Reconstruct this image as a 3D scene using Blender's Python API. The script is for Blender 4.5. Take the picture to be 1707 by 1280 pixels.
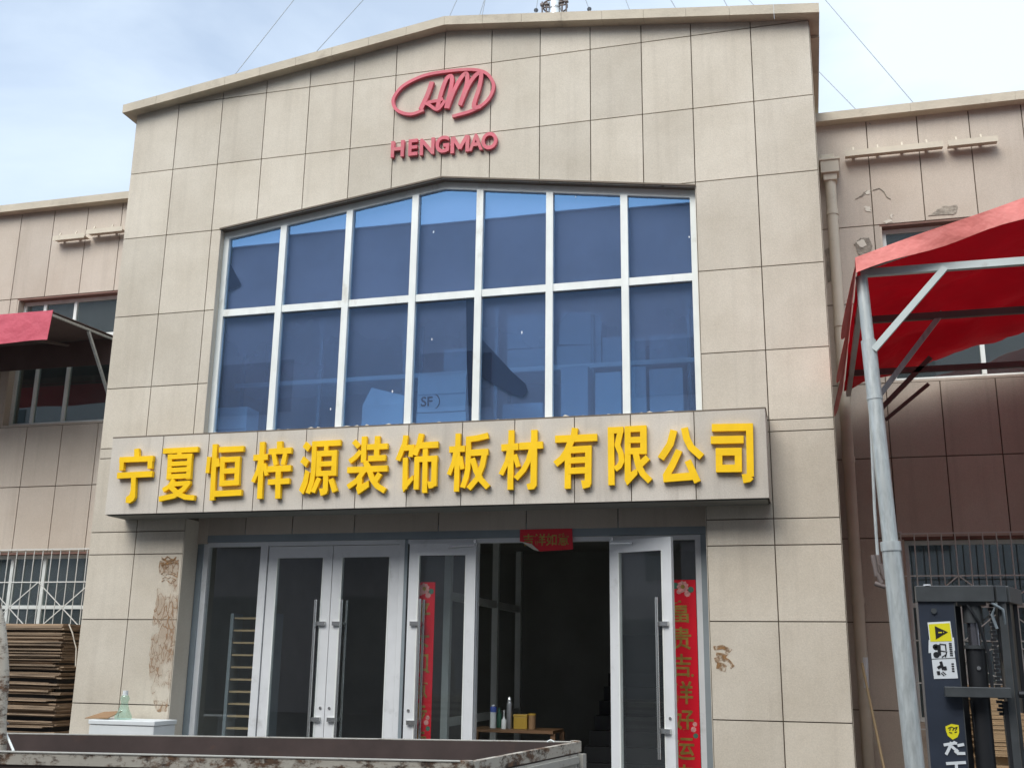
import bpy, math, random
from mathutils import Vector, Matrix
random.seed(7)
S = bpy.context.scene
COL = S.collection
for o in list(bpy.data.objects):
    bpy.data.objects.remove(o)

# ------------------------------------------------------------------ camera
EYE = Vector((0.0, -11.0, 1.6))
FPX, YAW, PITCH, ROLL = 1796.14, .2667998, .2532261, .01366110
cy, sy, cp, sp = math.cos(YAW), math.sin(YAW), math.cos(PITCH), math.sin(PITCH)
FW = Vector((-sy * cp, cy * cp, sp))
R0 = Vector((cy, sy, 0)); U0 = R0.cross(FW)
RT = R0 * math.cos(ROLL) + U0 * math.sin(ROLL)
UP = -R0 * math.sin(ROLL) + U0 * math.cos(ROLL)
cam = bpy.data.cameras.new('camera'); co = bpy.data.objects.new('camera', cam); COL.objects.link(co)
cam.sensor_width = 36; cam.lens = FPX / 1707 * 36; cam.clip_start = .05; cam.clip_end = 2000
co.matrix_world = Matrix(((RT.x, UP.x, -FW.x, EYE.x), (RT.y, UP.y, -FW.y, EYE.y), (RT.z, UP.z, -FW.z, EYE.z), (0, 0, 0, 1)))
S.camera = co
S.render.engine = 'CYCLES'; S.cycles.transparent_max_bounces = 48

def P(px, py, y=0.0):
    """point on the real plane y=const that the surveyed pixel of the photograph shows"""
    v = RT * ((px - 853.5) / FPX) - UP * ((py - 640) / FPX) + FW
    t = (y + 11.0) / v.y
    return Vector((v.x * t, y, 1.6 + v.z * t))

# ------------------------------------------------------------------ world, sun, exposure
SUN_EL, SUN_AZ = math.radians(46), math.radians(200)   # azimuth clockwise from +y
W = bpy.data.worlds.new('World'); S.world = W; W.use_nodes = True
nt = W.node_tree; nt.nodes.clear()
def N(t, kind, **kw):
    n = t.nodes.new(kind)
    for k, v in kw.items():
        if k == 'inp':
            for a, b in v.items(): n.inputs[a].default_value = b
        else: setattr(n, k, v)
    return n
def L(t, a, b): t.links.new(a, b)
sky = N(nt, 'ShaderNodeTexSky', sky_type='NISHITA', sun_disc=False, sun_elevation=SUN_EL, sun_rotation=SUN_AZ)
sky.air_density = 1.0; sky.dust_density = 1.5
tc = N(nt, 'ShaderNodeTexCoord')
mp = N(nt, 'ShaderNodeMapping', inp={'Scale': (1.6, 1.6, 3.4), 'Location': (.35, .2, .1)})
L(nt, tc.outputs['Generated'], mp.inputs[0])
nz = N(nt, 'ShaderNodeTexNoise', inp={'Scale': 1.7, 'Detail': 7.0, 'Roughness': .52, 'Distortion': .35})
L(nt, mp.outputs[0], nz.inputs['Vector'])
rp = N(nt, 'ShaderNodeValToRGB'); rp.color_ramp.elements[0].position = .36; rp.color_ramp.elements[1].position = .66
rp.color_ramp.elements[0].color = (.58, .58, .58, 1); rp.color_ramp.elements[1].color = (1, 1, 1, 1)
L(nt, nz.outputs['Fac'], rp.inputs[0])
sx = N(nt, 'ShaderNodeSeparateXYZ'); L(nt, tc.outputs['Generated'], sx.inputs[0])
gx = N(nt, 'ShaderNodeMapRange', inp={'From Min': -.75, 'From Max': .15, 'To Min': -.28, 'To Max': .14}); L(nt, sx.outputs['X'], gx.inputs[0])
ad = N(nt, 'ShaderNodeMath', operation='ADD', use_clamp=True); L(nt, rp.outputs[0], ad.inputs[0]); L(nt, gx.outputs[0], ad.inputs[1])
mx = N(nt, 'ShaderNodeMix', data_type='RGBA'); 
# the overcast is brighter on the side of the hidden sun
dp = N(nt, 'ShaderNodeVectorMath', operation='DOT_PRODUCT'); nv = N(nt, 'ShaderNodeVectorMath', operation='NORMALIZE'); L(nt, tc.outputs['Generated'], nv.inputs[0]); L(nt, nv.outputs[0], dp.inputs[0])
dp.inputs[1].default_value = (math.sin(SUN_AZ) * math.cos(SUN_EL), math.cos(SUN_AZ) * math.cos(SUN_EL), math.sin(SUN_EL))
dm = N(nt, 'ShaderNodeMapRange', inp={'From Min': .2, 'From Max': 1., 'To Min': 1., 'To Max': 2.1}); L(nt, dp.outputs['Value'], dm.inputs[0])
cl = N(nt, 'ShaderNodeVectorMath', operation='SCALE'); cl.inputs[0].default_value = (4.6, 5.3, 6.05); L(nt, dm.outputs[0], cl.inputs['Scale']); L(nt, cl.outputs[0], mx.inputs['B'])
L(nt, ad.outputs[0], mx.inputs[0]); L(nt, sky.outputs[0], mx.inputs['A'])
bg = N(nt, 'ShaderNodeBackground', inp={'Strength': .105}); L(nt, mx.outputs['Result'], bg.inputs[0])
L(nt, bg.outputs[0], N(nt, 'ShaderNodeOutputWorld').inputs[0])
sl = bpy.data.lights.new('sun', 'SUN'); sl.energy = 1.35; sl.angle = math.radians(35); sl.color = (1, .955, .89)
so = bpy.data.objects.new('sun', sl); COL.objects.link(so)
sd = Vector((math.sin(SUN_AZ) * math.cos(SUN_EL), math.cos(SUN_AZ) * math.cos(SUN_EL), math.sin(SUN_EL)))
so.rotation_euler = sd.to_track_quat('Z', 'Y').to_euler(); so.location = (0, -30, 40)
S.view_settings.view_transform = 'Standard'; S.view_settings.look = 'None'
S.view_settings.exposure = 0.98; S.view_settings.gamma = 1

# ------------------------------------------------------------------ materials
def mat(name, col, rough=.7, metal=0., var=0., vscale=3., bump=0., bscale=40., spec=.5, vec=(1, 1, 1), dirt=None, dscale=1.5, dpos=(.5, .75), tint=False, trans=0.):
    m = bpy.data.materials.new(name); m.use_nodes = True; t = m.node_tree; b = t.nodes['Principled BSDF']
    b.inputs['Roughness'].default_value = rough; b.inputs['Metallic'].default_value = metal
    b.inputs['Specular IOR Level'].default_value = spec
    c = N(t, 'ShaderNodeTexCoord'); mpn = N(t, 'ShaderNodeMapping', inp={'Scale': vec}); L(t, c.outputs['Object'], mpn.inputs[0])
    rgb = N(t, 'ShaderNodeRGB'); rgb.outputs[0].default_value = (*col, 1); out = rgb.outputs[0]
    if tint:
        at = N(t, 'ShaderNodeAttribute', attribute_name='tint'); 
        mr = N(t, 'ShaderNodeMapRange', inp={'To Min': .78, 'To Max': 1.18}); L(t, at.outputs['Fac'], mr.inputs[0])
        mm = N(t, 'ShaderNodeVectorMath', operation='SCALE'); L(t, out, mm.inputs[0]); L(t, mr.outputs[0], mm.inputs['Scale']); out = mm.outputs[0]
    if var:
        n1 = N(t, 'ShaderNodeTexNoise', inp={'Scale': vscale, 'Detail': 6., 'Roughness': .6}); L(t, mpn.outputs[0], n1.inputs['Vector'])
        mr = N(t, 'ShaderNodeMapRange', inp={'From Min': .3, 'From Max': .7, 'To Min': 1 - var, 'To Max': 1 + var}); L(t, n1.outputs['Fac'], mr.inputs[0])
        mm = N(t, 'ShaderNodeVectorMath', operation='SCALE'); L(t, out, mm.inputs[0]); L(t, mr.outputs[0], mm.inputs['Scale']); out = mm.outputs[0]
    if dirt:
        n2 = N(t, 'ShaderNodeTexNoise', inp={'Scale': dscale, 'Detail': 9., 'Roughness': .68}); L(t, mpn.outputs[0], n2.inputs['Vector'])
        r = N(t, 'ShaderNodeMapRange', inp={'From Min': dpos[0], 'From Max': dpos[1]}); L(t, n2.outputs['Fac'], r.inputs[0])
        x = N(t, 'ShaderNodeMix', data_type='RGBA'); x.inputs['B'].default_value = (*dirt, 1); L(t, r.outputs[0], x.inputs[0]); L(t, out, x.inputs['A']); out = x.outputs['Result']
    L(t, out, b.inputs['Base Color'])
    if bump:
        n3 = N(t, 'ShaderNodeTexNoise', inp={'Scale': bscale, 'Detail': 4.}); L(t, c.outputs['Object'], n3.inputs['Vector'])
        bp_ = N(t, 'ShaderNodeBump', inp={'Strength': bump, 'Distance': .08 if bscale < 5 else .02}); L(t, n3.outputs['Fac'], bp_.inputs['Height']); L(t, bp_.outputs[0], b.inputs['Normal'])
    if trans:
        tr = N(t, 'ShaderNodeBsdfTranslucent'); L(t, out, tr.inputs[0]); ms = N(t, 'ShaderNodeMixShader', inp={'Fac': trans})
        L(t, b.outputs[0], ms.inputs[1]); L(t, tr.outputs[0], ms.inputs[2]); L(t, ms.outputs[0], t.nodes['Material Output'].inputs[0])
    return m

def tile_mat(name, c1, c2, streak):
    """sprayed stone panel: fine grain, per-panel tint, soft stains and rain runs"""
    m = bpy.data.materials.new(name); m.use_nodes = True; t = m.node_tree; b = t.nodes['Principled BSDF']
    b.inputs['Roughness'].default_value = .78; b.inputs['Specular IOR Level'].default_value = .3
    c = N(t, 'ShaderNodeTexCoord')
    n1 = N(t, 'ShaderNodeTexNoise', inp={'Scale': 1.1, 'Detail': 7., 'Roughness': .62}); L(t, c.outputs['Object'], n1.inputs['Vector'])
    r1 = N(t, 'ShaderNodeMapRange', inp={'From Min': .35, 'From Max': .68}); L(t, n1.outputs['Fac'], r1.inputs[0])
    x1 = N(t, 'ShaderNodeMix', data_type='RGBA'); x1.inputs['A'].default_value = (*c1, 1); x1.inputs['B'].default_value = (*c2, 1); L(t, r1.outputs[0], x1.inputs[0])
    g = N(t, 'ShaderNodeTexNoise', inp={'Scale': 85., 'Detail': 3., 'Roughness': .7}); L(t, c.outputs['Object'], g.inputs['Vector'])
    rg = N(t, 'ShaderNodeMapRange', inp={'From Min': .3, 'From Max': .7, 'To Min': .90, 'To Max': 1.09}); L(t, g.outputs['Fac'], rg.inputs[0])
    at = N(t, 'ShaderNodeAttribute', attribute_name='tint')
    ra = N(t, 'ShaderNodeMapRange', inp={'To Min': .91, 'To Max': 1.06}); L(t, at.outputs['Fac'], ra.inputs[0])
    mp = N(t, 'ShaderNodeMapping', inp={'Scale': (7, 7, .35)}); L(t, c.outputs['Object'], mp.inputs[0])
    ns = N(t, 'ShaderNodeTexNoise', inp={'Scale': 1.3, 'Detail': 6., 'Roughness': .6}); L(t, mp.outputs[0], ns.inputs['Vector'])
    rs = N(t, 'ShaderNodeMapRange', inp={'From Min': .52, 'From Max': .8, 'To Max': streak}); L(t, ns.outputs['Fac'], rs.inputs[0])
    x2 = N(t, 'ShaderNodeMix', data_type='RGBA'); x2.inputs['B'].default_value = (.17, .14, .11, 1)
    m1 = N(t, 'ShaderNodeVectorMath', operation='SCALE'); L(t, x1.outputs['Result'], m1.inputs[0]); L(t, rg.outputs[0], m1.inputs['Scale'])
    m2 = N(t, 'ShaderNodeVectorMath', operation='SCALE'); L(t, m1.outputs[0], m2.inputs[0]); L(t, ra.outputs[0], m2.inputs['Scale'])
    L(t, m2.outputs[0], x2.inputs['A']); L(t, rs.outputs[0], x2.inputs[0]); L(t, x2.outputs['Result'], b.inputs['Base Color'])
    bp_ = N(t, 'ShaderNodeBump', inp={'Strength': .35, 'Distance': .006}); L(t, g.outputs['Fac'], bp_.inputs['Height']); L(t, bp_.outputs[0], b.inputs['Normal'])
    return m

def glass_mat(name, refl, rcol, tcol, dust=.06, dcol=(.35, .38, .42), flecks=0.):
    m = bpy.data.materials.new(name); m.use_nodes = True; t = m.node_tree; t.nodes.clear()
    c = N(t, 'ShaderNodeTexCoord')
    wv = N(t, 'ShaderNodeTexNoise', inp={'Scale': .9, 'Detail': 2.}); L(t, c.outputs['Object'], wv.inputs['Vector'])
    bm = N(t, 'ShaderNodeBump', inp={'Strength': .006, 'Distance': .05}); L(t, wv.outputs['Fac'], bm.inputs['Height'])
    gl = N(t, 'ShaderNodeBsdfGlossy', inp={'Color': (*rcol, 1), 'Roughness': .015}); L(t, bm.outputs[0], gl.inputs['Normal'])
    tr = N(t, 'ShaderNodeBsdfTransparent', inp={'Color': (*tcol, 1)})
    df = N(t, 'ShaderNodeBsdfDiffuse', inp={'Color': (*dcol, 1)})
    lw = N(t, 'ShaderNodeFresnel', inp={'IOR': 1.5})
    fr = N(t, 'ShaderNodeMath', operation='MULTIPLY_ADD', use_clamp=True); fr.inputs[1].default_value = .8; fr.inputs[2].default_value = refl
    # seen from inside a thin pane reflects no more than from outside, so drop the solid-glass term there
    ge = N(t, 'ShaderNodeNewGeometry'); fb = N(t, 'ShaderNodeMath', operation='SUBTRACT'); fb.inputs[0].default_value = 1.; L(t, ge.outputs['Backfacing'], fb.inputs[1])
    ff = N(t, 'ShaderNodeMath', operation='MULTIPLY'); L(t, lw.outputs[0], ff.inputs[0]); L(t, fb.outputs[0], ff.inputs[1]); L(t, ff.outputs[0], fr.inputs[0])
    m1 = N(t, 'ShaderNodeMixShader'); L(t, fr.outputs[0], m1.inputs[0]); L(t, tr.outputs[0], m1.inputs[1]); L(t, gl.outputs[0], m1.inputs[2])
    mp = N(t, 'ShaderNodeMapping', inp={'Scale': (5, 1, 1.6)}); L(t, c.outputs['Object'], mp.inputs[0])
    nn = N(t, 'ShaderNodeTexNoise', inp={'Scale': 1.5, 'Detail': 7., 'Roughness': .65}); L(t, mp.outputs[0], nn.inputs['Vector'])
    r = N(t, 'ShaderNodeMapRange', inp={'From Min': .4, 'From Max': .75, 'To Min': dust * .88, 'To Max': dust * 1.22}); L(t, nn.outputs['Fac'], r.inputs[0])
    m2 = N(t, 'ShaderNodeMixShader'); L(t, r.outputs[0], m2.inputs[0]); L(t, m1.outputs[0], m2.inputs[1]); L(t, df.outputs[0], m2.inputs[2])
    last = m2
    if flecks:
        mf = N(t, 'ShaderNodeMapping', inp={'Scale': (5, 1, 2.1)}); L(t, c.outputs['Object'], mf.inputs[0])
        vo = N(t, 'ShaderNodeTexVoronoi', inp={'Scale': 1.0, 'Randomness': 1.}); L(t, mf.outputs[0], vo.inputs['Vector'])
        w2 = N(t, 'ShaderNodeTexNoise', inp={'Scale': 18., 'Detail': 3.}); L(t, c.outputs['Object'], w2.inputs['Vector'])
        a = N(t, 'ShaderNodeMath', operation='MULTIPLY_ADD'); a.inputs[1].default_value = .11; L(t, w2.outputs['Fac'], a.inputs[0]); L(t, vo.outputs['Distance'], a.inputs[2])
        lt = N(t, 'ShaderNodeMath', operation='LESS_THAN'); lt.inputs[1].default_value = flecks; L(t, a.outputs[0], lt.inputs[0])
        wh = N(t, 'ShaderNodeBsdfDiffuse', inp={'Color': (.72, .74, .76, 1)})
        m3 = N(t, 'ShaderNodeMixShader'); L(t, lt.outputs[0], m3.inputs[0]); L(t, m2.outputs[0], m3.inputs[1]); L(t, wh.outputs[0], m3.inputs[2]); last = m3
    L(t, last.outputs[0], N(t, 'ShaderNodeOutputMaterial').inputs[0])
    return m

def rust_mat(name, paint, rust, dark, lo=.45, hi=.55, scale=5.):
    m = bpy.data.materials.new(name); m.use_nodes = True; t = m.node_tree; b = t.nodes['Principled BSDF']; b.inputs['Roughness'].default_value = .75
    c = N(t, 'ShaderNodeTexCoord'); mp = N(t, 'ShaderNodeMapping', inp={'Scale': (1.4, 1, 2.2)}); L(t, c.outputs['Object'], mp.inputs[0])
    n1 = N(t, 'ShaderNodeTexNoise', inp={'Scale': scale, 'Detail': 10., 'Roughness': .72}); L(t, mp.outputs[0], n1.inputs['Vector'])
    r = N(t, 'ShaderNodeMapRange', inp={'From Min': lo, 'From Max': hi}); L(t, n1.outputs['Fac'], r.inputs[0])
    n2 = N(t, 'ShaderNodeTexNoise', inp={'Scale': scale * 3.1, 'Detail': 8., 'Roughness': .7}); L(t, c.outputs['Object'], n2.inputs['Vector'])
    r2 = N(t, 'ShaderNodeMapRange', inp={'From Min': .4, 'From Max': .62}); L(t, n2.outputs['Fac'], r2.inputs[0])
    xa = N(t, 'ShaderNodeMix', data_type='RGBA'); xa.inputs['A'].default_value = (*rust, 1); xa.inputs['B'].default_value = (*dark, 1); L(t, r2.outputs[0], xa.inputs[0])
    x = N(t, 'ShaderNodeMix', data_type='RGBA'); x.inputs['A'].default_value = (*paint, 1); L(t, xa.outputs['Result'], x.inputs['B']); L(t, r.outputs[0], x.inputs[0])
    L(t, x.outputs['Result'], b.inputs['Base Color'])
    bp_ = N(t, 'ShaderNodeBump', inp={'Strength': .5, 'Distance': .01}); L(t, n1.outputs['Fac'], bp_.inputs['Height']); L(t, bp_.outputs[0], b.inputs['Normal'])
    return m

M = {}
M['tile'] = tile_mat('stone_panel', (.515, .455, .365), (.61, .55, .455), .15)
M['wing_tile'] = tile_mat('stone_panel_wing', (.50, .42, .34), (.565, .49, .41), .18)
M['sign_tile'] = tile_mat('stone_panel_sign', (.50, .455, .39), (.58, .53, .46), .30)
M['joint'] = mat('joint_backing', (.15, .12, .09), .9)
M['cap'] = mat('coping_stone', (.50, .435, .335), .8, var=.12, vscale=2, dirt=(.26, .21, .16), dscale=3, dpos=(.55, .85), bump=.2)
M['plaster'] = mat('interior_plaster', (.50, .49, .46), .9, var=.06)
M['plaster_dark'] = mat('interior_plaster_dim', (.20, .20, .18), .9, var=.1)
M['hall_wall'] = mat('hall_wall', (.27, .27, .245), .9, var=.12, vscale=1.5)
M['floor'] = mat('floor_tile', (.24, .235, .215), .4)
M['white_frame'] = mat('white_aluminium', (.74, .76, .72), .42, var=.08, vscale=5, dirt=(.42, .38, .30), dscale=3, dpos=(.60, .82), vec=(1, 1, .5))
M['door_frame'] = mat('silver_aluminium', (.70, .71, .71), .38, metal=.15, var=.05, dirt=(.42, .42, .40), dscale=4, dpos=(.58, .85))
M['grey_frame'] = mat('grey_aluminium', (.25, .29, .31), .45, metal=.2, var=.08)
M['blue_glass'] = glass_mat('blue_reflective_glass', .22, (.31, .60, 1.0), (.80, .90, 1.0), dust=.035, dcol=(.40, .42, .46), flecks=.085)
fm = bpy.data.materials.new('blue_window_film'); fm.use_nodes = True; ft = fm.node_tree; ft.nodes.clear(); M['film'] = fm
fc = N(ft, 'ShaderNodeTexCoord'); fn = N(ft, 'ShaderNodeTexNoise', inp={'Scale': 1.3, 'Detail': 5.}); L(ft, fc.outputs['Object'], fn.inputs['Vector'])
fr_ = N(ft, 'ShaderNodeMapRange', inp={'From Min': .3, 'From Max': .7, 'To Min': .20, 'To Max': .32}); L(ft, fn.outputs['Fac'], fr_.inputs[0])
fx = N(ft, 'ShaderNodeMixShader'); 
fz = N(ft, 'ShaderNodeSeparateXYZ'); L(ft, fc.outputs['Object'], fz.inputs[0]); fg = N(ft, 'ShaderNodeMapRange', inp={'From Min': 4.2, 'From Max': 5.9, 'To Min': .0, 'To Max': .20}); L(ft, fz.outputs['Z'], fg.inputs[0])
fa = N(ft, 'ShaderNodeMath', operation='ADD'); L(ft, fr_.outputs[0], fa.inputs[0]); L(ft, fg.outputs[0], fa.inputs[1]); L(ft, fa.outputs[0], fx.inputs[0]); L(ft, N(ft, 'ShaderNodeBsdfTransparent', inp={'Color': (.58, .80, 1., 1)}).outputs[0], fx.inputs[1])
L(ft, N(ft, 'ShaderNodeBsdfDiffuse', inp={'Color': (.34, .385, .56, 1)}).outputs[0], fx.inputs[2]); L(ft, fx.outputs[0], N(ft, 'ShaderNodeOutputMaterial').inputs[0])
gb = bpy.data.materials.new('glass_back_face'); gb.use_nodes = True; gb.node_tree.nodes.clear(); L(gb.node_tree, N(gb.node_tree, 'ShaderNodeBsdfTransparent').outputs[0], N(gb.node_tree, 'ShaderNodeOutputMaterial').inputs[0]); M['glass_back'] = gb
M['clear_glass'] = glass_mat('clear_glass', .06, (.85, .9, .92), (.86, .90, .90), dust=.035, dcol=(.3, .3, .3), flecks=.058)
M['wing_glass'] = glass_mat('green_grey_glass', .22, (.70, .86, .86), (.45, .52, .52), dust=.14, dcol=(.28, .32, .32))
M['yellow'] = mat('yellow_letter', (.90, .55, .004), .5, spec=.3, var=.07, vscale=4, dirt=(.62, .34, .03), dscale=7, dpos=(.62, .9))
M['pink'] = mat('faded_red_letter', (.58, .13, .16), .6, spec=.3, var=.15, vscale=4, dirt=(.50, .20, .19), dscale=6, dpos=(.5, .8))
M['steel'] = mat('stainless_steel', (.62, .62, .60), .25, metal=.9)
M['galv'] = mat('galvanised_steel', (.47, .50, .49), .48, metal=.35, var=.22, vscale=12, vec=(3, 3, .6), dirt=(.30, .31, .29), dscale=6, dpos=(.55, .85))
M['beam_white'] = mat('light_grey_painted_steel', (.55, .60, .58), .5, var=.1, dirt=(.32, .30, .26), dscale=6, dpos=(.6, .85))
M['beam_dark'] = mat('brown_grey_steel', (.16, .13, .12), .6, var=.15)
M['canvas'] = mat('red_tarpaulin', (.55, .006, .026), .6, var=.14, vscale=1.3, trans=.6, bump=.5, bscale=2.0)
M['canvas_top'] = mat('muted_top_tarpaulin', (.40, .17, .15), .7, var=.15, trans=.6)  # unseen top face, dulled to weaken the red bounce onto the walls
M['canvas_edge'] = mat('faded_red_tarpaulin', (.72, .20, .17), .55, var=.14, vscale=2.5, trans=.10, bump=.6, bscale=3)
M['canvas_left'] = mat('crimson_tarpaulin', (.62, .10, .14), .6, var=.1, vscale=2, trans=.1, bump=.4, bscale=4)
M['canvas_under'] = mat('dark_awning_lining', (.10, .07, .065), .8, var=.15)
M['paper_red'] = mat('red_paper', (.68, .006, .022), .35, var=.06)
M['gold'] = mat('gold_foil', (.42, .29, .07), .38, metal=.55, var=.35, vscale=14)
M['pinkflower'] = mat('printed_flower', (.65, .30, .27), .5, var=.3, vscale=40)
M['greenleaf'] = mat('printed_leaf', (.06, .17, .11), .5)
M['truck_inner'] = mat('brown_bed_paint', (.075, .052, .046), .7, var=.25, vscale=3, dirt=(.14, .075, .045), dscale=4, dpos=(.58, .8))
M['truck_rim'] = rust_mat('peeling_white_paint', (.46, .42, .35), (.16, .085, .045), (.04, .028, .022), .48, .57, 5.5)
M['truck_panel'] = rust_mat('weathered_panel', (.42, .40, .35), (.20, .13, .08), (.06, .05, .04), .56, .70, 4.)
M['rubber'] = mat('tyre_rubber', (.02, .02, .02), .9)
M['black'] = mat('black_plastic', (.012, .013, .015), .5)
M['navy'] = mat('dark_blue_grey_paint', (.030, .038, .055), .38, var=.15, vscale=6, dirt=(.07, .07, .07), dscale=9, dpos=(.6, .85))
M['mast_grey'] = mat('dark_grey_paint', (.055, .06, .062), .42, var=.2, vscale=8)
M['chrome'] = mat('oiled_rod', (.35, .34, .36), .2, metal=.9)
M['sticker_yellow'] = mat('yellow_sticker', (.78, .70, .02), .4)
M['sticker_white'] = mat('white_sticker', (.70, .73, .74), .4, var=.05)
M['ink'] = mat('black_ink', (.012, .012, .014), .5)
M['ply'] = mat('plywood_edge', (.36, .24, .13), .8, var=.35, vscale=5, vec=(.4, 1, 30))
M['ply_old'] = mat('weathered_plywood', (.30, .215, .14), .85, tint=True, var=.5, vscale=4, vec=(.5, 1, 22), dirt=(.03, .022, .018), dscale=2.5, dpos=(.5, .7))
M['foam'] = mat('white_box_paint', (.66, .68, .67), .6, var=.05)
M['card'] = mat('cardboard', (.27, .16, .08), .85, var=.12)
M['box_white'] = mat('pale_carton', (.80, .80, .78), .8, var=.06)
M['box_grey'] = mat('grey_carton', (.50, .52, .54), .8, var=.06)
M['green_glass'] = glass_mat('pale_green_bottle', .06, (.8, .95, .9), (.84, .96, .91), dust=.09, dcol=(.5, .66, .6))
M['pipe'] = mat('painted_downpipe', (.56, .49, .38), .6, var=.08, vscale=4, dirt=(.30, .24, .18), dscale=3, dpos=(.6, .85))
M['wood'] = mat('brown_wood', (.14, .075, .035), .5, var=.2)
M['pale_wood'] = mat('pale_wooden_strip', (.40, .30, .17), .7, var=.15)
M['render'] = mat('bare_cement', (.30, .26, .21), .95, var=.3, vscale=12, bump=.8, bscale=30)
M['flake'] = mat('lifted_paint_flake', (.66, .60, .50), .8)
M['grille'] = mat('white_security_bar', (.62, .62, .58), .6, dirt=(.25, .17, .12), dscale=8, dpos=(.58, .8))
M['asphalt'] = mat('asphalt', (.055, .055, .055), .92, var=.25, vscale=2, bump=.5, bscale=60)
M['pave'] = mat('concrete_apron', (.22, .21, .20), .9, var=.15, vscale=2)
M['opp'] = mat('opposite_wall', (.40, .36, .37), .9, var=.05)
M['opp_dark'] = mat('opposite_window', (.05, .06, .07), .2)
M['shutter'] = mat('roller_shutter', (.17, .18, .19), .5, metal=.3)
M['lintel'] = mat('red_brown_lintel', (.20, .11, .085), .85, var=.2)
M['wire'] = mat('steel_wire', (.30, .32, .34), .5, metal=.5)
M['thermos'] = mat('thermos_steel', (.45, .45, .45), .3, metal=.8)
M['blue_label'] = mat('blue_label', (.05, .09, .35), .5)
M['tin'] = mat('yellow_tin', (.42, .27, .04), .4)
M['dark_film'] = mat('dark_blue_film', (.008, .013, .035), .9, spec=.05)

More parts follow.
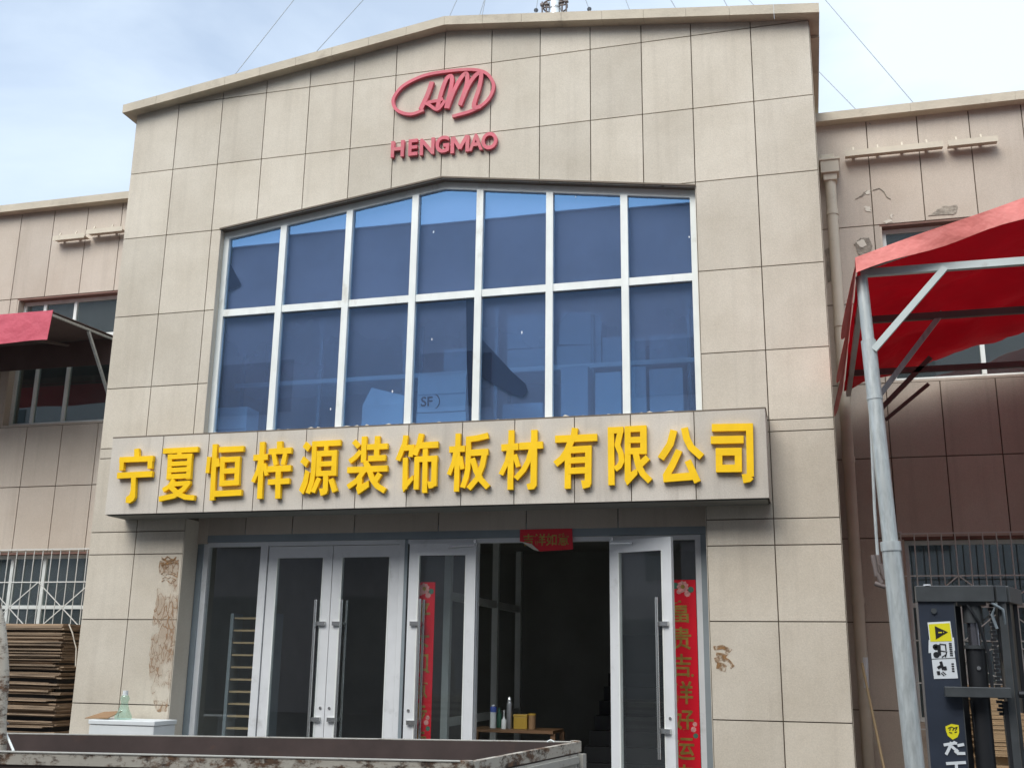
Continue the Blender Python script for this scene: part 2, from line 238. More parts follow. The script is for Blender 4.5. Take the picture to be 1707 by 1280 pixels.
# ------------------------------------------------------------------ mesh helpers
class MB:
    def __init__(s): s.v = []; s.f = []; s.m = []; s.t = []; s.sm = []; s.mats = []
    def mi(s, m):
        if m not in s.mats: s.mats.append(m)
        return s.mats.index(m)
    def add(s, vs, fs, m, tint=.5, smooth=False):
        k = len(s.v); i = s.mi(m); s.v += [tuple(v) for v in vs]
        for f in fs: s.f.append([k + j for j in f]); s.m.append(i); s.t.append(tint); s.sm.append(smooth)
    def box(s, a, b, m, tint=.5):
        x0, x1 = sorted((a[0], b[0])); y0, y1 = sorted((a[1], b[1])); z0, z1 = sorted((a[2], b[2]))
        s.add([(x0, y0, z0), (x1, y0, z0), (x1, y1, z0), (x0, y1, z0), (x0, y0, z1), (x1, y0, z1), (x1, y1, z1), (x0, y1, z1)],
              [(0, 3, 2, 1), (4, 5, 6, 7), (0, 1, 5, 4), (1, 2, 6, 5), (2, 3, 7, 6), (3, 0, 4, 7)], m, tint)
    def prism_y(s, poly, y0, y1, m, tint=.5, mback=None):
        """poly: list of (x,z) ; extruded from y0 (front) to y1"""
        n = len(poly); ar = sum(poly[i][0] * poly[(i + 1) % n][1] - poly[(i + 1) % n][0] * poly[i][1] for i in range(n))
        if ar < 0: poly = poly[::-1]
        vs = [(x, y0, z) for x, z in poly] + [(x, y1, z) for x, z in poly]
        rest = [list(range(2 * n - 1, n - 1, -1))] + [[i, i + n, (i + 1) % n + n, (i + 1) % n] for i in range(n)]
        if mback: s.add(vs, [list(range(n))], m, tint); s.add(vs, rest, mback, tint)
        else: s.add(vs, [list(range(n))] + rest, m, tint)
    def pane(s, a, b, m): s.prism_y([(a[0], a[2]), (b[0], a[2]), (b[0], b[2]), (a[0], b[2])], a[1], b[1], m, .5, 'glass_back')
    def bar(s, a, b, w, h, m, up=(0, 0, 1)):
        a = Vector(a); b = Vector(b); d = (b - a).normalized(); u = Vector(up)
        if abs(d.dot(u)) > .98: u = Vector((0, 1, 0))
        r = d.cross(u).normalized(); u = r.cross(d)
        vs = []
        for p in (a, b):
            for i, j in ((-1, -1), (1, -1), (1, 1), (-1, 1)): vs.append(p + r * (i * w / 2) + u * (j * h / 2))
        s.add(vs, [(0, 1, 2, 3), (7, 6, 5, 4), (0, 4, 5, 1), (1, 5, 6, 2), (2, 6, 7, 3), (3, 7, 4, 0)], m)
    def tube(s, pts, r, m, n=12, caps=True):
        pts = [Vector(p) for p in pts]; rs = r if isinstance(r, (list, tuple)) else [r] * len(pts); k = len(s.v); vs = []
        for i, p in enumerate(pts):
            d = (pts[min(i + 1, len(pts) - 1)] - pts[max(i - 1, 0)]).normalized()
            u = Vector((0, 0, 1)) if abs(d.z) < .95 else Vector((0, 1, 0)); a = d.cross(u).normalized(); b = a.cross(d)
            for j in range(n):
                t = 2 * math.pi * j / n; vs.append(p + (a * math.cos(t) + b * math.sin(t)) * rs[i])
        fs = []
        for i in range(len(pts) - 1):
            for j in range(n): q = (j + 1) % n; fs.append((i * n + j, i * n + q, (i + 1) * n + q, (i + 1) * n + j))
        s.add(vs, fs, m, smooth=True)
        if caps: s.add(vs[:n], [list(range(n))[::-1]], m); s.add(vs[-n:], [list(range(n))], m)
    def pieces(s, name, parent=None, bevel=0, gap=.002):
        """one object for every group of touching solids"""
        n = len(s.v); par = list(range(n))
        def fd(i):
            while par[i] != i: par[i] = par[par[i]]; i = par[i]
            return i
        for f in s.f:
            for j in f[1:]: par[fd(j)] = fd(f[0])
        bb = {}
        for i, v in enumerate(s.v):
            k = fd(i); b = bb.setdefault(k, [list(v), list(v)])
            for c in range(3): b[0][c] = min(b[0][c], v[c]); b[1][c] = max(b[1][c], v[c])
        ks = list(bb)
        for i, a in enumerate(ks):
            for b in ks[i + 1:]:
                A, B_ = bb[a], bb[b]
                if all(A[0][c] - gap < B_[1][c] and B_[0][c] - gap < A[1][c] for c in range(3)): par[fd(b)] = fd(a)
        gr = {}
        for fi, f in enumerate(s.f): gr.setdefault(fd(f[0]), []).append(fi)
        out = []
        for k, fl in gr.items():
            q = MB(); q.mats = s.mats; mp_ = {}
            for fi in fl:
                f = []
                for j in s.f[fi]:
                    if j not in mp_: mp_[j] = len(q.v); q.v.append(s.v[j])
                    f.append(mp_[j])
                q.f.append(f); q.m.append(s.m[fi]); q.t.append(s.t[fi]); q.sm.append(s.sm[fi])
            out.append(q.build(name, parent, bevel))
        return out
    def build(s, name, parent=None, bevel=0):
        me = bpy.data.meshes.new(name); me.from_pydata(s.v, [], s.f)
        for m in s.mats: me.materials.append(M[m])
        me.polygons.foreach_set('material_index', s.m); me.polygons.foreach_set('use_smooth', s.sm)
        a = me.attributes.new('tint', 'FLOAT', 'FACE'); a.data.foreach_set('value', s.t); me.update()
        o = bpy.data.objects.new(name, me); COL.objects.link(o)
        if parent: o.parent = parent; o.matrix_parent_inverse = Matrix.Translation(-WL(parent))
        if bevel:
            b = o.modifiers.new('bevel', 'BEVEL'); b.width = bevel; b.segments = 2; b.limit_method = 'ANGLE'
        return o
def WL(o):
    v = Vector(o.location)
    while o.parent:
        v += o.matrix_parent_inverse.translation + Vector((0, 0, 0)); o = o.parent; v += Vector(o.location)
    return v
def tag(o, label, cat, group=None):
    o['label'] = label; o['category'] = cat
    if group: o['group'] = group
    return o
def root(name, label, cat, loc=(0, 0, 0), group=None):
    o = bpy.data.objects.new(name, None); COL.objects.link(o); o.location = loc; o.empty_display_size = .2
    return tag(o, label, cat, group)
def structure(o, kind='structure'): o['kind'] = kind; return o
def adopt(o, parent):
    o.parent = parent; o.matrix_parent_inverse = Matrix.Translation(-WL(parent)); return o

def clip(sub, con):
    n = len(con); ar = sum(con[i][0] * con[(i + 1) % n][1] - con[(i + 1) % n][0] * con[i][1] for i in range(n))
    if ar < 0: con = con[::-1]
    out = sub
    for i in range(n):
        a, b = con[i], con[(i + 1) % n]; src = out; out = []
        def side(p): return (b[0] - a[0]) * (p[1] - a[1]) - (b[1] - a[1]) * (p[0] - a[0])
        for j in range(len(src)):
            p, q = src[j], src[(j + 1) % len(src)]; sp_, sq = side(p), side(q)
            if sp_ >= -1e-9: out.append(p)
            if (sp_ > 1e-9 and sq < -1e-9) or (sp_ < -1e-9 and sq > 1e-9):
                t = sp_ / (sp_ - sq); out.append((p[0] + (q[0] - p[0]) * t, p[1] + (q[1] - p[1]) * t))
        if len(out) < 3: return []
    return out
def tiles(mb, xs, zs, regions, y, m, gap=.011, th=.02, seed=1):
    rr = random.Random(seed)
    for i in range(len(xs) - 1):
        for j in range(len(zs) - 1):
            t = rr.random(); g = gap / 2
            cell = [(xs[i] + g, zs[j] + g), (xs[i + 1] - g, zs[j] + g), (xs[i + 1] - g, zs[j + 1] - g), (xs[i] + g, zs[j + 1] - g)]
            for rg in regions:
                c = clip(cell, rg)
                if len(c) >= 3:
                    ar = abs(sum(c[k][0] * c[(k + 1) % len(c)][1] - c[(k + 1) % len(c)][0] * c[k][1] for k in range(len(c)))) / 2
                    if ar > 2e-4: mb.prism_y(c, y, y + th, m, t)
def rect(x0, x1, z0, z1): return [(x0, z0), (x1, z0), (x1, z1), (x0, z1)]
def minus(x0, x1, z0, z1, holes):
    """rectangles that cover the wall x0..x1 z0..z1 outside the holes"""
    X = sorted({x0, x1, *[min(max(h[k], x0), x1) for h in holes for k in (0, 1)]}); Z = sorted({z0, z1, *[min(max(h[k], z0), z1) for h in holes for k in (2, 3)]})
    out = []
    for i in range(len(X) - 1):
        run = None
        for j in range(len(Z) - 1):
            mx_, mz = (X[i] + X[i + 1]) / 2, (Z[j] + Z[j + 1]) / 2
            free = not any(h[0] < mx_ < h[1] and h[2] < mz < h[3] for h in holes)
            if free: run = [run[0] if run else Z[j], Z[j + 1]]
            if (not free or j == len(Z) - 2) and run: out.append((X[i], X[i + 1], run[0], run[1])); run = None
    return out
def ribbon(mb, pts, w, y0, y1, m):
    """flat stroke of constant width along (x,z) points, extruded in y"""
    n = len(pts); Lf = []; Rt = []
    for i in range(n):
        p = Vector(pts[i]); d1 = (p - Vector(pts[i - 1])).normalized() if i else None; d2 = (Vector(pts[i + 1]) - p).normalized() if i < n - 1 else None
        d1 = d1 or d2; d2 = d2 or d1; d = (d1 + d2).normalized(); nn = Vector((-d.y, d.x)); k = max(.45, nn.dot(Vector((-d1.y, d1.x))))
        Lf.append(p + nn * w / 2 / k); Rt.append(p - nn * w / 2 / k)
    for i in range(n - 1): mb.prism_y([tuple(Lf[i]), tuple(Lf[i + 1]), tuple(Rt[i + 1]), tuple(Rt[i])], y0, y1, m)
def text_mesh(body, size, m, extrude=.003, offset=0., sx=1., align='CENTER', spacing=1.):
    c = bpy.data.curves.new('t', 'FONT'); c.body = body; c.size = size; c.extrude = extrude; c.offset = offset; c.align_x = align; c.align_y = 'CENTER'; c.space_character = spacing
    o = bpy.data.objects.new('t', c); COL.objects.link(o); bpy.context.view_layer.update()
    me = bpy.data.meshes.new_from_object(o.evaluated_get(bpy.context.evaluated_depsgraph_get())); bpy.data.objects.remove(o); bpy.data.curves.remove(c)
    for v in me.vertices: v.co.x *= sx
    me.materials.clear(); me.materials.append(M[m]); return me
def text_obj(name, body, size, m, loc, parent, rot=(math.pi / 2, 0, 0), **kw):
    me = text_mesh(body, size, m, **kw); me.transform(Matrix.Translation(loc) @ (Matrix.Rotation(rot[2], 4, 'Z') @ Matrix.Rotation(rot[1], 4, 'Y') @ Matrix.Rotation(rot[0], 4, 'X')))
    o = bpy.data.objects.new(name, me); COL.objects.link(o); adopt(o, parent); return o

# ================================================================== GROUND
g = MB(); g.box((-150, -150, -.3), (150, 150, 0), 'asphalt'); structure(g.build('ground'))
g = MB(); g.box((-14, -.9, 0), (8, 2.07, .12), 'pave'); structure(g.build('pavement'))

# ================================================================== MAIN BUILDING
XL, XR, PK = -8.115, .338, -3.87
XS = [-8.115, -7.5, -6.87, -6.26, -5.665, -5.075, -4.52, -3.9, -3.308, -2.713, -2.115, -1.52, -.955, -.293, .338]
ZS = [0, .2, 1.10, 2.024, 2.76, 3.02, 3.9, 4.02, 4.76, 5.674, 6.71, 7.60, 8.51, 9.3]
WX0, WX1, WZ0 = -6.745, -.955, 4.12
WZL, WZR, WZP, WPX = 6.70, 6.655, 7.075, -3.88
def roofz(x): return 8.49 + (9.045 - 8.49) * (x - XL) / (PK - XL) if x < PK else 9.045 + (8.54 - 9.045) * (x - PK) / (XR - PK)
regions = [[(XL, 0), (-6.87, 0), (-6.87, roofz(-6.87)), (XL, roofz(XL))],
           [(-6.87, 4.0), (WX0, 4.0), (WX0, roofz(WX0)), (-6.87, roofz(-6.87))],
           [(WX0, WZL), (WPX, WZP), (WPX, roofz(WPX)), (WX0, roofz(WX0))],
           [(WPX, WZP), (WX1, WZR), (WX1, roofz(WX1)), (PK, roofz(PK)), (WPX, roofz(WPX))],
           [(WX1, 0), (XR, 0), (XR, roofz(XR)), (WX1, roofz(WX1))]]
B = root('shop_building', 'tall beige stone panelled shop front with low gable and wide blue window', 'building', (-3.9, 6, 0))
w = MB(); tiles(w, XS, ZS, regions, -.02, 'tile', seed=3)
for rg in regions: w.prism_y(rg, .0, .26, 'joint')
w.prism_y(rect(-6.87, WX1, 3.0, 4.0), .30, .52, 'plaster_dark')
w.prism_y(rect(-6.87, WX0, 2.9, 4.0), .262, .298, 'wing_tile')
w.box((XL, .26, 0), (XL + .24, 12, 8.4), 'wing_tile'); w.box((XR - .24, .26, 0), (XR, 12, 8.45), 'wing_tile')
w.box((XL, 12, 0), (XR, 12.24, 8.4), 'wing_tile')
w.box((-6.8695, -.019, 0), (-6.862, .262, 3.16), 'tile'); w.box((WX1 - .0065, -.019, 0), (WX1 - .0005, .262, 3.16), 'tile')
w.box((WX0 + .0005, -.019, 4.06), (WX0 + .006, .07, WZL + .002), 'tile'); w.box((WX1 - .006, -.019, 4.06), (WX1 - .0005, .07, WZR + .002), 'tile')
w.box((XL - .006, .002, 0), (XL - .0005, .26, 8.42), 'tile'); w.box((XR + .0005, .002, 0), (XR + .006, .26, 8.45), 'tile')
# returns of the opening beside the doors
w.box((-6.90, .262, 0), (-6.872, .50, 3.2), 'tile'); w.box((-.954, .262, 0), (-.93, .50, 3.2), 'tile')
w.build('wall', B)
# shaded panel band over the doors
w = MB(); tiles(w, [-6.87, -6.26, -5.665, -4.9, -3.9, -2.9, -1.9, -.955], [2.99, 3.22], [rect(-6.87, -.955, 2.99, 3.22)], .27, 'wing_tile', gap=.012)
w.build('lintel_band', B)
w = MB(); w.prism_y([(XL, 8.2), (PK, 8.8), (XR, 8.25), (XR, 8.35), (PK, 8.9), (XL, 8.3)], .3, 12, 'render'); w.build('roof', B)
# coping
w = MB(); c0, c1 = -8.235, .452
def cz(x): return 8.525 + (9.135 - 8.525) * (x - c0) / (PK - c0) if x < PK else 9.135 + (8.615 - 9.135) * (x - PK) / (c1 - PK)
n = 9
xs = [c0 + (PK - c0) * i / n for i in range(n + 1)] + [PK + (c1 - PK) * i / n for i in range(1, n + 1)]
for i in range(len(xs) - 1):
    a, b = xs[i] + .0015, xs[i + 1] - .0015
    w.prism_y([(a, cz(a) - .115), (b, cz(b) - .115), (b, cz(b)), (a, cz(a))], -.165, .30, 'cap', random.random())
w.box((XR - .25, .302, 8.48), (c1, 12.3, 8.60), 'cap'); w.box((c0, .302, 8.40), (XL + .25, 12.3, 8.52), 'cap')
w.build('coping', B)
# floors and rooms
w = MB(); w.box((XL + .24, .53, 3.3), (XR - .24, 12, 3.55), 'plaster'); w.box((XL + .24, .262, 3.55), (XR - .24, .52, 4.05), 'plaster')
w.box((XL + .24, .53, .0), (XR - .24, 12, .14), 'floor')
w.build('floor_slab', B)
w = MB()
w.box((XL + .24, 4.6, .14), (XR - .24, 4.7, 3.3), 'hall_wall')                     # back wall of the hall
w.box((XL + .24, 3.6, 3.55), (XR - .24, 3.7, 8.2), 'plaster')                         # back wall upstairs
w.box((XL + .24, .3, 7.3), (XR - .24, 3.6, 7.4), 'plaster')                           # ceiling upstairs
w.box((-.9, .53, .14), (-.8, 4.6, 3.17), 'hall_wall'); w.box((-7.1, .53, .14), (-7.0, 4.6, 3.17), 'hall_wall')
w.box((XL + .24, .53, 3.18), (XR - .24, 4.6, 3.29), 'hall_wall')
w.build('interior_wall', B)
# staircase on the right of the hall
w = MB()
for i in range(11): w.box((-2.75 + i * .02, 2.0 + i * .225, .14), (-.91, 2.222 + i * .225, .30 + i * .17), 'black')
w.build('staircase', B)

# upper window: white aluminium frame and fourteen panes
def wtop(x): return WZL + (WZP - WZL) * (x - WX0) / (WPX - WX0) if x < WPX else WZP + (WZR - WZP) * (x - WPX) / (WX1 - WPX)
mull = [-5.932, -5.072, -4.237, -3.44, -2.61, -1.759]
f = MB(); y0, y1 = .075, .135
f.prism_y([(WX0, WZ0), (WX0 + .075, WZ0), (WX0 + .075, wtop(WX0 + .075)), (WX0, wtop(WX0))], y0, y1, 'white_frame')
f.prism_y([(WX1 - .075, WZ0), (WX1, WZ0), (WX1, wtop(WX1)), (WX1 - .075, wtop(WX1 - .075))], y0, y1, 'white_frame')
hd = .085
for a, b in ((WX0 + .075, WPX), (WPX, WX1 - .075)):
    f.prism_y([(a, wtop(a) - hd), (b, wtop(b) - hd), (b, wtop(b)), (a, wtop(a))], y0 + .003, y1, 'white_frame')
for x in mull: f.prism_y([(x - .04, WZ0), (x + .04, WZ0), (x + .04, wtop(x + .04) - hd), (x - .04, wtop(x - .04) - hd)], y0 - .012, y1, 'white_frame')
edges = [WX0 + .075] + mull + [WX1 - .075]
for i in range(7):
    a = edges[i] + (.04 if i else 0); b = edges[i + 1] - (.04 if i < 6 else 0)
    f.box((a, y0 + .002, 5.615), (b, y1, 5.70), 'white_frame'); f.box((a, y0 + .002, WZ0), (b, y1, WZ0 + .05), 'white_frame')
    # slim dark gasket lines
    f.box((a, y1 - .02, 5.605), (b, y1 + .01, 5.615), 'joint')
win = f.build('window', B); win['label'] = 'wide gable-headed window of two rows of blue panes'
for i in range(7):
    a = edges[i] + (.04 if i else 0); b = edges[i + 1] - (.04 if i < 6 else 0); yg = .112
    for (z0, top) in ((WZ0 + .05, None), (5.70, 1)):
        p = [(a, z0), (b, z0)]
        if top: 
            p += [(b, wtop(b) - hd)] + ([(WPX, wtop(WPX) - hd)] if a < WPX < b else []) + [(a, wtop(a) - hd)]
        else: p += [(b, 5.605), (a, 5.605)]
        q = MB(); tilt = random.uniform(-.0016, .0016)
        q.prism_y(p, yg, yg + .006, 'blue_glass', .5, 'glass_back')
        t1_, t2_ = random.uniform(-.0035, .0035), random.uniform(-.004, .004)      # panes never sit quite true
        q.v = [(x, y + t1_ * (z - z0 - .6) + t2_ * (x - (a + b) / 2), z) for x, y, z in q.v]; o = q.build('glass_pane', win)
f = MB()
for i in range(7):
    a, b = edges[i], edges[i + 1]; p = [(a + .001, WZ0 + .01), (b - .001, WZ0 + .01), (b - .001, wtop(b) - .03)] + ([(WPX, wtop(WPX) - .03)] if a < WPX < b else []) + [(a + .001, wtop(a) - .03)]
    f.prism_y(p, .175, .177, 'film', .5, 'glass_back')
f.build('tint_film', win)
# reveal lining, drip edge under the head, sealant blobs
q = MB()
q.prism_y([(WX0, wtop(WX0) + .002), (WPX, wtop(WPX) + .002), (WPX, wtop(WPX) + .022), (WX0, wtop(WX0) + .022)], -.045, -.021, 'joint')
q.prism_y([(WPX, wtop(WPX) + .002), (WX1, wtop(WX1) + .002), (WX1, wtop(WX1) + .022), (WPX, wtop(WPX) + .022)], -.045, -.021, 'joint')
q.build('drip_edge', B)
q = MB()
sp1 = []; rs_ = random.Random(3); x = -6.66
while x < -1.02: sp1.append((x, 4.165 + max(0, rs_.gauss(0, .011)))); x += rs_.uniform(.02, .07)
for i in range(len(sp1) - 1): q.prism_y([(sp1[i][0], 4.12), (sp1[i + 1][0], 4.12), sp1[i + 1], sp1[i]], .045, .071, 'flake')
q.build('sealant', win)

# entrance: frames, fixed panes
DY = .35; DT = 2.865
e = MB()
def vpost(x0, x1, m='door_frame', z0=.14, z1=DT + .05, ya=DY - .04, yb=DY + .04): e.box((x0, ya, z0), (x1, yb, z1), m)
vpost(-6.868, -6.80, 'grey_frame', ya=DY - .06); vpost(-6.80, -6.735)
vpost(-6.065, -5.975); vpost(-4.36, -4.30); vpost(-4.298, -4.262, 'grey_frame')
vpost(-3.50, -3.45); vpost(-1.99, -1.94); vpost(-1.105, -1.045); vpost(-1.045, -.957, 'grey_frame', ya=DY - .07)
e.box((-6.868, DY - .07, DT + .052), (-.957, DY + .06, 3.06), 'grey_frame')
xsx = [(-6.735, -6.065), (-5.975, -4.36), (-4.262, -3.50), (-3.45, -1.99), (-1.94, -1.105)]
for a, b in xsx: e.box((a, DY - .038, DT), (b, DY + .038, DT + .05), 'door_frame')
for a, b in (xsx[0], xsx[2], xsx[4]): e.box((a, DY - .038, .14), (b, DY + .038, .22), 'door_frame')
ent = e.build('entrance_frame', B)
for a, b in (xsx[0], xsx[2], xsx[4]):
    q = MB(); q.pane((a, DY - .003, .22), (b, DY + .003, DT), 'clear_glass'); q.build('glass_pane', ent)

def door(hx, hy, vx, vy, width=.75, hside=1, closer=True, lock=True):
    """leaf from hinge (hx,hy) along direction (vx,vy); handle near the free edge, on both faces"""
    d = Vector((vx, vy)).normalized(); nrm = Vector((d.y, -d.x))
    if nrm.y > 0: nrm = -nrm
    def pt(s, o, z): p = Vector((hx, hy)) + d * s + nrm * o; return (p.x, p.y, z)
    def blk(mb, s0, s1, o0, o1, z0, z1, m):
        vs = [pt(s, o, z) for z in (z0, z1) for s, o in ((s0, o0), (s1, o0), (s1, o1), (s0, o1))]
        fs = [(0, 1, 2, 3), (7, 6, 5, 4), (0, 4, 5, 1), (1, 5, 6, 2), (2, 6, 7, 3), (3, 7, 4, 0)]
        if m == 'clear_glass': mb.add(vs, [fs[4]], m); mb.add(vs, fs[:4] + fs[5:], 'glass_back')
        else: mb.add(vs, fs, m)
    t = .022; z0, z1 = .16, DT - .006; st = .105
    q = MB(); blk(q, 0, st, -t, t, z0, z1, 'door_frame'); blk(q, width - st, width, -t, t, z0, z1, 'door_frame')
    blk(q, st, width - st, -t, t, z1 - .13, z1, 'door_frame'); blk(q, st, width - st, -t, t, z0, z0 + .2, 'door_frame')
    for s in (st, width - st - .012): blk(q, s, s + .012, -t - .004, t + .004, z0 + .2, z1 - .13, 'white_frame')
    leaf = q.build('door', B)
    g_ = MB(); blk(g_, st + .012, width - st - .012, -.004, .004, z0 + .2, z1 - .13, 'clear_glass'); g_.build('glass_pane', leaf)
    for sgn in (1, -1):
        h = MB(); s = width - .155; o = sgn * .07
        h.tube([pt(s, o, .72), pt(s, o, 2.26)], .016, 'steel', 10)
        for z in (.98, 2.0): blk(h, s - .0, width - .04, min(0, sgn * .055) + (.0), max(0, sgn * .055), z - .022, z + .022, 'steel')
        for z in (.98, 2.0): h.tube([pt(s, sgn * .02, z), pt(s, o, z)], .012, 'steel', 8)
        h.build('handle', leaf)
    k = MB()
    for z in (z1 - .02,): k.tube([pt(.02, 0, z + .01), pt(.02, 0, z + .055)], .018, 'steel', 10)
    if lock: k.tube([pt(width - .05, .02, 1.1), pt(width - .05, .03, 1.1)], .016, 'steel', 10)
    k.pieces('hinge_pin', leaf)
    if closer:
        c = MB(); c.bar(pt(.02, .035, z1 - .03), pt(.30, .05, z1 - .045), .02, .016, 'steel'); c.build('closer_arm', leaf)
    return leaf
door(-5.965, DY - .0, 1, 0, .795, closer=False)['label'] = 'closed glass door leaf'
door(-4.368, DY - .0, -1, 0, .795, closer=False)['label'] = 'closed glass door leaf'
door(-3.455, DY - .075, -1, -.04, .755)['label'] = 'glass door leaf swung back flat'
door(-1.985, DY - .06, .674, -.30, .745)['label'] = 'glass door leaf standing ajar'

# stains on the piers
def stain(name, poly, m, y=-.0225):
    q = MB(); q.prism_y(poly, y, y + .002, m); return q.build(name, B)
sm = bpy.data.materials.new('flaking_glue_stain'); sm.use_nodes = True; t = sm.node_tree; M['stain'] = sm; b = t.nodes['Principled BSDF']; b.inputs['Roughness'].default_value = .9
c = N(t, 'ShaderNodeTexCoord'); mp = N(t, 'ShaderNodeMapping', inp={'Scale': (1, 1, .42)}); L(t, c.outputs['Object'], mp.inputs[0])
nn = N(t, 'ShaderNodeTexNoise', inp={'Scale': 9., 'Detail': 3.}); L(t, mp.outputs[0], nn.inputs['Vector'])
mxv = N(t, 'ShaderNodeMix', data_type='RGBA', inp={0: .16}); L(t, mp.outputs[0], mxv.inputs['A']); L(t, nn.outputs['Color'], mxv.inputs['B'])
vo = N(t, 'ShaderNodeTexVoronoi', feature='DISTANCE_TO_EDGE', inp={'Scale': 19.}); L(t, mxv.outputs['Result'], vo.inputs['Vector'])
rr = N(t, 'ShaderNodeMapRange', inp={'From Min': .015, 'From Max': .075, 'To Min': .85, 'To Max': 0.}); L(t, vo.outputs['Distance'], rr.inputs[0])
n4 = N(t, 'ShaderNodeTexNoise', inp={'Scale': 3.5, 'Detail': 6.}); L(t, c.outputs['Object'], n4.inputs['Vector'])
r4 = N(t, 'ShaderNodeMapRange', inp={'From Min': .40, 'From Max': .58}); L(t, n4.outputs['Fac'], r4.inputs[0])
mu = N(t, 'ShaderNodeMath', operation='MULTIPLY'); L(t, rr.outputs[0], mu.inputs[0]); L(t, r4.outputs[0], mu.inputs[1])
xx = N(t, 'ShaderNodeMix', data_type='RGBA'); xx.inputs['A'].default_value = (.50, .37, .26, 1); xx.inputs['B'].default_value = (.24, .13, .06, 1)
L(t, mu.outputs[0], xx.inputs[0]); L(t, xx.outputs['Result'], b.inputs['Base Color'])
al = N(t, 'ShaderNodeMath', operation='MULTIPLY_ADD', use_clamp=True); al.inputs[1].default_value = .85; L(t, mu.outputs[0], al.inputs[0])
a2_ = N(t, 'ShaderNodeMath', operation='MULTIPLY'); a2_.inputs[1].default_value = .22; L(t, r4.outputs[0], a2_.inputs[0]); L(t, a2_.outputs[0], al.inputs[2]); L(t, al.outputs[0], b.inputs['Alpha'])
M['rusty_stain'] = mat('rust_brown_stain', (.33, .18, .075), .9, var=.4, vscale=14)
t = M['rusty_stain'].node_tree; c = N(t, 'ShaderNodeTexCoord'); n5 = N(t, 'ShaderNodeTexNoise', inp={'Scale': 22., 'Detail': 6.}); L(t, c.outputs['Object'], n5.inputs['Vector'])
r5 = N(t, 'ShaderNodeMapRange', inp={'From Min': .36, 'From Max': .62, 'To Min': .0, 'To Max': .7}); L(t, n5.outputs['Fac'], r5.inputs[0]); L(t, r5.outputs[0], t.nodes['Principled BSDF'].inputs['Alpha'])
rs = random.Random(5)
def ragged(pts, amp=.012, k=6):
    out = []
    for i in range(len(pts)):
        a = Vector(pts[i]); b_ = Vector(pts[(i + 1) % len(pts)])
        for j in range(k): p = a.lerp(b_, j / k); out.append((p.x + rs.uniform(-amp, amp), p.y + rs.uniform(-amp, amp)))
    return out
def XZ(px, py, y=0.): v = P(px, py, y); return (v.x, v.z)
stain('glue_stain', ragged([XZ(268, 935), XZ(300, 932), XZ(296, 1030), XZ(289, 1110), XZ(281, 1185), XZ(262, 1185), XZ(250, 1130), XZ(252, 1085), XZ(258, 1020), XZ(264, 990)], .010), 'stain')
q = MB(); rz_ = random.Random(9)
for k in range(9):
    y_ = 931 + k * 3.2 + (k > 4) * k * 1.5; xa_, xb_ = 269 + rz_.uniform(0, 4) + k * .3, 298 - rz_.uniform(0, 6)
    ribbon(q, [XZ(xa_ + (xb_ - xa_) * u / 5, y_ + rz_.uniform(-3, 3)) for u in range(6)], .014 if k < 4 else .008, -.0255 - k * .0002, -.0205, 'rusty_stain')
q.pieces('rust_stain', B)
q = MB(); 
for pts, wd in (([(1190, 1080), (1205, 1078), (1216, 1083), (1208, 1092), (1194, 1090)], .018), ([(1192, 1100), (1204, 1096), (1214, 1102), (1222, 1112)], .022), ([(1195, 1108), (1206, 1110), (1204, 1118)], .03)):
    ribbon(q, [XZ(*p) for p in pts], wd * 2.1, -.0235 - wd * .02, -.0205, 'rusty_stain')
q.pieces('rust_stain', B)

# ================================================================== SIGNBOARD
SG = root('signboard', 'projecting stone signboard with thirteen yellow raised characters above the doors', 'signboard', (-4.0, -.2, 3.17))
SY = -.41; sx0, sx1, sz0, sz1 = -7.672, -.312, 3.167, 4.055
q = MB(); q.box((sx0 + .004, SY + .016, sz0 + .003), (sx1 - .004, -.021, sz1 - .003), 'joint')
jx = [sx0] + [P(px, py, SY).x for px, py in ((270, 760), (347, 752), (428, 745), (510, 742), (596, 738), (681, 730), (770.6, 728), (858, 722), (957.5, 715), (1051, 710), (1157, 705))] + [sx1]
tiles(q, jx, [sz0, sz1], [rect(sx0, sx1, sz0, sz1)], SY, 'sign_tile', gap=.010, th=.018, seed=5)
q.box((sx1 - .016, SY + .019, sz0 + .003), (sx1, -.021, sz1 - .003), 'sign_tile'); q.box((sx0, SY + .019, sz0 + .003), (sx0 + .016, -.021, sz1 - .003), 'sign_tile')
q.box((sx0 + .002, SY + .002, sz1 - .003), (sx1 + .006, -.021, sz1 + .012), 'joint')
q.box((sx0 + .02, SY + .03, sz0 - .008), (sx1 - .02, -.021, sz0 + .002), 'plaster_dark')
q.build('board', SG)
